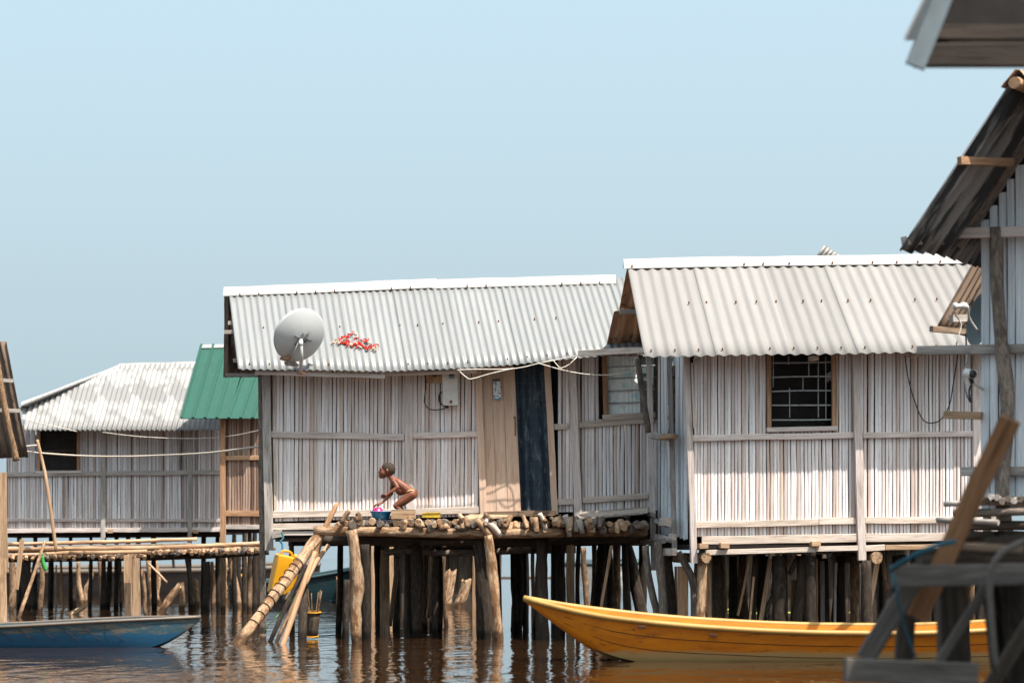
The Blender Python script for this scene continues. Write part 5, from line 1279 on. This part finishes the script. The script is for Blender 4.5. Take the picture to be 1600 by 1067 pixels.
for (xa_, xb_), dt in (((1531, 1531), 0), ((1692, 1692), 0)):
    q = [W3(xa_, 800, -.05), W3(xa_, 360, -.05)]
    for k in range(14):
        a0 = q[0] - N3 * (k * .21); b0 = q[1] - N3 * (k * .21)
        board('side_plank', a0 - N3 * .1, b0 - N3 * .1, .2, .025, M['cane_blue'], h3, -T3 if xa_ < 1600 else T3)
poly_slab('rear_wall', [W3(x_, y_, -3.0) for x_, y_ in ((1534, 800), (1690, 800), (1690, 380), (1534, 380))], .04, M['wood_grey'], h3, -N3)
# low lean-to roof behind it with the dark dish in front
lo = thing('lean_to_roof', 'small rusty lean-to roof with lit edge behind the plank house', 'roof', P(1500, 520, 27))
q0, q1 = P(1463, 514, 27.), P(1536, 384, 27.6); dv = (q1 - q0); bk = Vector((.45, .9, 0))
def coll2(u): p = q0 + bk * lerp(0, 2.6, u); return p, p + dv
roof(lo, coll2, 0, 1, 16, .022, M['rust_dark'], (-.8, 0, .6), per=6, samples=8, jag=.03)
board('edge_board', P(1458, 513, 26.95), P(1545, 521, 27.4), .055, .05, M['wood_brown'], lo)
board('stay_block', P(1489, 497, 26.9), P(1512, 497, 27.), .07, .06, M['wood_grey'], lo)
log('post', [P(1550, 980, 27.6), P(1548, 420, 27.6)], [.05], M['wood_grey'], lo, 8, .1, .3)
d2 = thing('satellite_dish', 'dark grey dish seen nearly edge-on beside the plank wall', 'satellite dish', P(1530, 540, 25.6))
nd = Vector((-.93, -.30, .22)).normalized(); Md2 = place(P(1533, 497, 25.6), nd, (0, 0, 1))
lathe('reflector', [(0, -.07), (.1, -.062), (.18, -.04), (.25, 0), (.255, .008), (.248, .006), (.17, -.03), (0, -.06)], M['dish_dark'], d2, Md2, 40)
hp = P(1503, 478, 25.3)
lathe('feed_horn', [(0, .045), (.028, .042), (.034, .012), (.022, 0), (.02, -.05), (.03, -.055), (.028, -.08), (0, -.082)], M['white_paint'], d2, place(hp, Vector((1, .3, .05)), (0, -1, 0)), 16)
log('feed_arm', [P(1512, 478, 25.35), P(1513, 488, 25.4), P(1516, 500, 25.5), P(1530, 520, 25.6)], [.009], M['white_paint'], d2, 8, 0, .05)
log('dish_mast', [P(1531, 555, 25.75), P(1532, 500, 25.75)], [.02], M['steel'], d2, 8, 0, .1)
tag(cable('feed_cable', [P(1494, 476, 25.3), P(1491, 484, 25.3), P(1494, 494, 25.35), P(1502, 506, 25.4), P(1499, 520, 25.4), P(1494, 540, 25.4)], .006, M['cable_white']), 'white cable hanging from the feed horn of the dark dish', 'cable')
tag(cable('feed_cable', [P(1509, 520, 26), P(1510, 560, 26), P(1506, 590, 25), P(1510, 615, 24.5), P(1517, 628, 24.4), P(1514, 612, 24.4), P(1519, 598, 24.3)], .008, M['cable_black']), 'black cable twisted below the dark dish down to the white spotlight', 'cable')
lt = thing('spotlight', 'small white and black spotlight on a white pipe arm at the plank house corner', 'spotlight', P(1534, 608, 23.4))
log('pipe_arm', [P(1519, 597, 23.3), P(1536, 608, 23.5)], [.014], M['white_paint'], lt, 8, 0, .1)
lathe('lamp_head', [(0, .06), (.035, .058), (.038, -.03), (.03, -.05), (0, -.045)], M['white_paint'], lt, place(P(1517, 584, 23.25), Vector((-.75, -.45, .1)), (0, 0, 1)), 16)
lathe('lens', [(.0, .012), (.03, .01), (.036, -.012), (0, -.014)], M['black_plastic'], lt, place(P(1520.5, 584, 23.21), Vector((.5, -.8, .05)), (0, 0, 1)), 16)
log('swivel', [P(1516, 588, 23.27), P(1519, 598, 23.3)], [.018], M['black_plastic'], lt, 8, 0, .03)

# ================================================================== NEAR EAVE, top right (strongly out of focus)
ne = thing('near_roof_eave', 'blurred eave of a near roof in the top right corner', 'roof', P(1500, 60, 12))
f0, f1 = P(1418, 72, 11.9), P(1470, -60, 11.9)
k0 = Vector((.35, 1.0, 0)).normalized()
board('fascia', P(1429, 104, 11.98), P(1486, -40, 12.0), .085, .03, M['slate_paint'], ne)
poly_slab('roof_sheet', [P(1415, 64, 11.8), P(1475, -60, 11.8), P(1490, -60, 13.2), P(1432, 64, 13.2)], .012, M['zinc'], ne, (-.7, 0, .6))
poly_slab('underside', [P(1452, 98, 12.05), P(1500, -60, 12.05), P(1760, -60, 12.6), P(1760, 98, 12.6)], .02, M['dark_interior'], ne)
board('eave_beam', P(1430, 85, 12.0), P(1760, 84, 12.0), 36 / F * 12, .06, M['wood_shaded'], ne)
board('eave_beam', P(1455, 50, 12.02), P(1760, 49, 12.02), 22 / F * 12, .05, M['wood_shaded'], ne)
log('post', [P(1690, 1500, 12.3), P(1690, 60, 12.3)], [.06], M['bark_grey'], ne, 8, .1, .3)

roof(ne, lambda u: (Vector((lerp(2.55, 5.5, u), 12.5, 3.2)), Vector((lerp(2.55, 5.5, u), 8.6, 3.75))), 0, 1, 30, .014, M['zinc'], (0, 0, 1), per=8, samples=6, nv=4)  # unseen roof piece, added to shade the near landing; posts below carry it
for x_, y_ in ((2.7, 8.8), (5.3, 8.8), (5.3, 12.3)): log('post', [Vector((x_, y_, -.6)), Vector((x_, y_, 3.2))], [.06], M['bark_grey'], ne, 8, .1, .3)
# ================================================================== NEAR LANDING STAGE, bottom right (out of focus)
ns_ = thing('near_landing', 'blurred landing stage of grey boards and dark posts at the bottom right', 'landing stage', P(1500, 1000, 12))
def nb(name, x0, y0, x1, y1, wpx, D0, D1, mat, t=.06, nrm=(0, -1, 0)): return board(name, P(x0, y0, D0), P(x1, y1, D1), wpx / F * (D0 + D1) / 2, t, M[mat], ns_, nrm)
nb('step_board', 1394, 900, 1700, 894, 34, 12, 12, 'wood_dusky', .10); nb('step_board', 1322, 1046, 1530, 1056, 36, 11.6, 11.6, 'wood_dusky', .12)
nb('brace_board', 1352, 1030, 1440, 886, 30, 12.2, 12.2, 'wood_dusky', .05); nb('post', 1494, 1140, 1490, 905, 42, 12.6, 12.6, 'wood_wet', .15)
nb('brace_board', 1452, 1060, 1550, 905, 15, 12.4, 12.4, 'wood_dusky', .04); nb('brace_board', 1545, 1080, 1625, 950, 22, 11.9, 11.9, 'wood_wet', .06)
nb('top_beam', 1440, 872, 1700, 868, 30, 12.5, 12.5, 'wood_wet', .2); nb('edge_pole', 1470, 852, 1600, 858, 12, 12.3, 12.3, 'wood_brown', .05); nb('edge_pole', 1540, 852, 1700, 838, 26, 12.6, 12.6, 'wood_wet', .05)
log('post', [P(1578, 1150, 12.8), P(1560, 1000, 12.8), P(1545, 880, 12.8)], [.05], M['bark_dark'], ns_, 9, .1)
log('post', [P(1600, 1150, 12.7), P(1590, 960, 12.7), P(1575, 880, 12.7)], [.07], M['bark_dark'], ns_, 9, .1)
nb('top_beam', 1500, 858, 1700, 846, 20, 13, 13, 'wood_shaded', .2)
for xx in (1508, 1572, 1590, 1605): log('thin_stick', [P(xx - 14, 1010, 12.9), P(xx + 10, 880, 12.9)], [.012], M['bark_brown'], ns_, 6, .1)
nb('post', 1420, 930, 1408, 1150, 26, 13.2, 13.2, 'wood_wet', .1)
tag(board('loose_plank', P(1432, 966, 12.35), P(1578, 655, 12.0), 33 / F * 12.2, .04, M['wood_red'], None, (-.15, -1, 0)), 'blurred orange-brown plank leaning up across the near landing', 'plank')
tag(cable('teal_rope', [P(1392, 890, 11.7), P(1410, 878, 11.6), P(1440, 862, 11.5), P(1470, 850, 11.55), P(1492, 846, 11.6)], .011, M['rope_blue']), 'teal rope tied round the leaning plank on the near landing', 'rope')
tag(cable('hanging_rope', [P(1396, 895, 11.9), P(1402, 930, 11.9), P(1412, 975, 12), P(1432, 1030, 12)], .005, M['rope_blue']), 'thin teal rope hanging below the upper board of the near landing', 'rope')
tag(cable('grey_rope', [P(1640, 830, 11.7), P(1585, 852, 11.7), P(1557, 872, 11.7), P(1546, 910, 11.72), P(1550, 980, 11.75), P(1556, 1050, 11.8)], .014, M['rope_grey']), 'thick grey rope hanging over the boards of the near landing', 'rope')

# ================================================================== LEFT EDGE ROOF
le = thing('edge_roof', 'dark rusty roof underside of a hut cut by the left picture edge', 'roof', P(-20, 700, 46))
q0, q1 = P(44, 712, 45.6), P(10, 533, 46.2)
def coll3(u): d = Vector((-.7, .7, 0)) * lerp(0, 2.4, u); return q0 + d + Vector((0, 0, -.0)), q1 + d
roof(le, coll3, 0, 1, 14, .022, M['rust_dark'], (1, 0, .3), per=5, samples=8, jag=.03)
for y, x1 in ((595, 18), (642, 30)): board('purlin', P(-60, y - 4, 45.7), P(x1 + 2, y, 45.7), .06, .06, M['wood_grey'], le)
log('rafter', [P(26, 720, 45.4), P(8, 640, 45.4), P(-6, 560, 45.4)], [.05], M['bark_brown'], le, 8, .1)
log('post', [P(-22, 970, 45.3), P(-24, 560, 45.3)], [.06], M['bark_grey'], le, 8, .1, .3)
for k in range(12): board('wall_plank', P(-40 - k * 14, 830, 46.5), P(-40 - k * 14, 560, 46.5), .14, .03, M['wood_grey'], le)
for x_ in (-60, -180): log('stilt', [P(x_, 972, 46.8), P(x_, 825, 46.8)], [.07], M['bark_dark'], le, 8, .1, .3)
poly_slab('floor', [P(-205, 832, 46.4), P(-30, 832, 46.4), P(-30, 832, 49), P(-205, 832, 49)], .06, M['wood_grey'], le, (0, 0, -1))
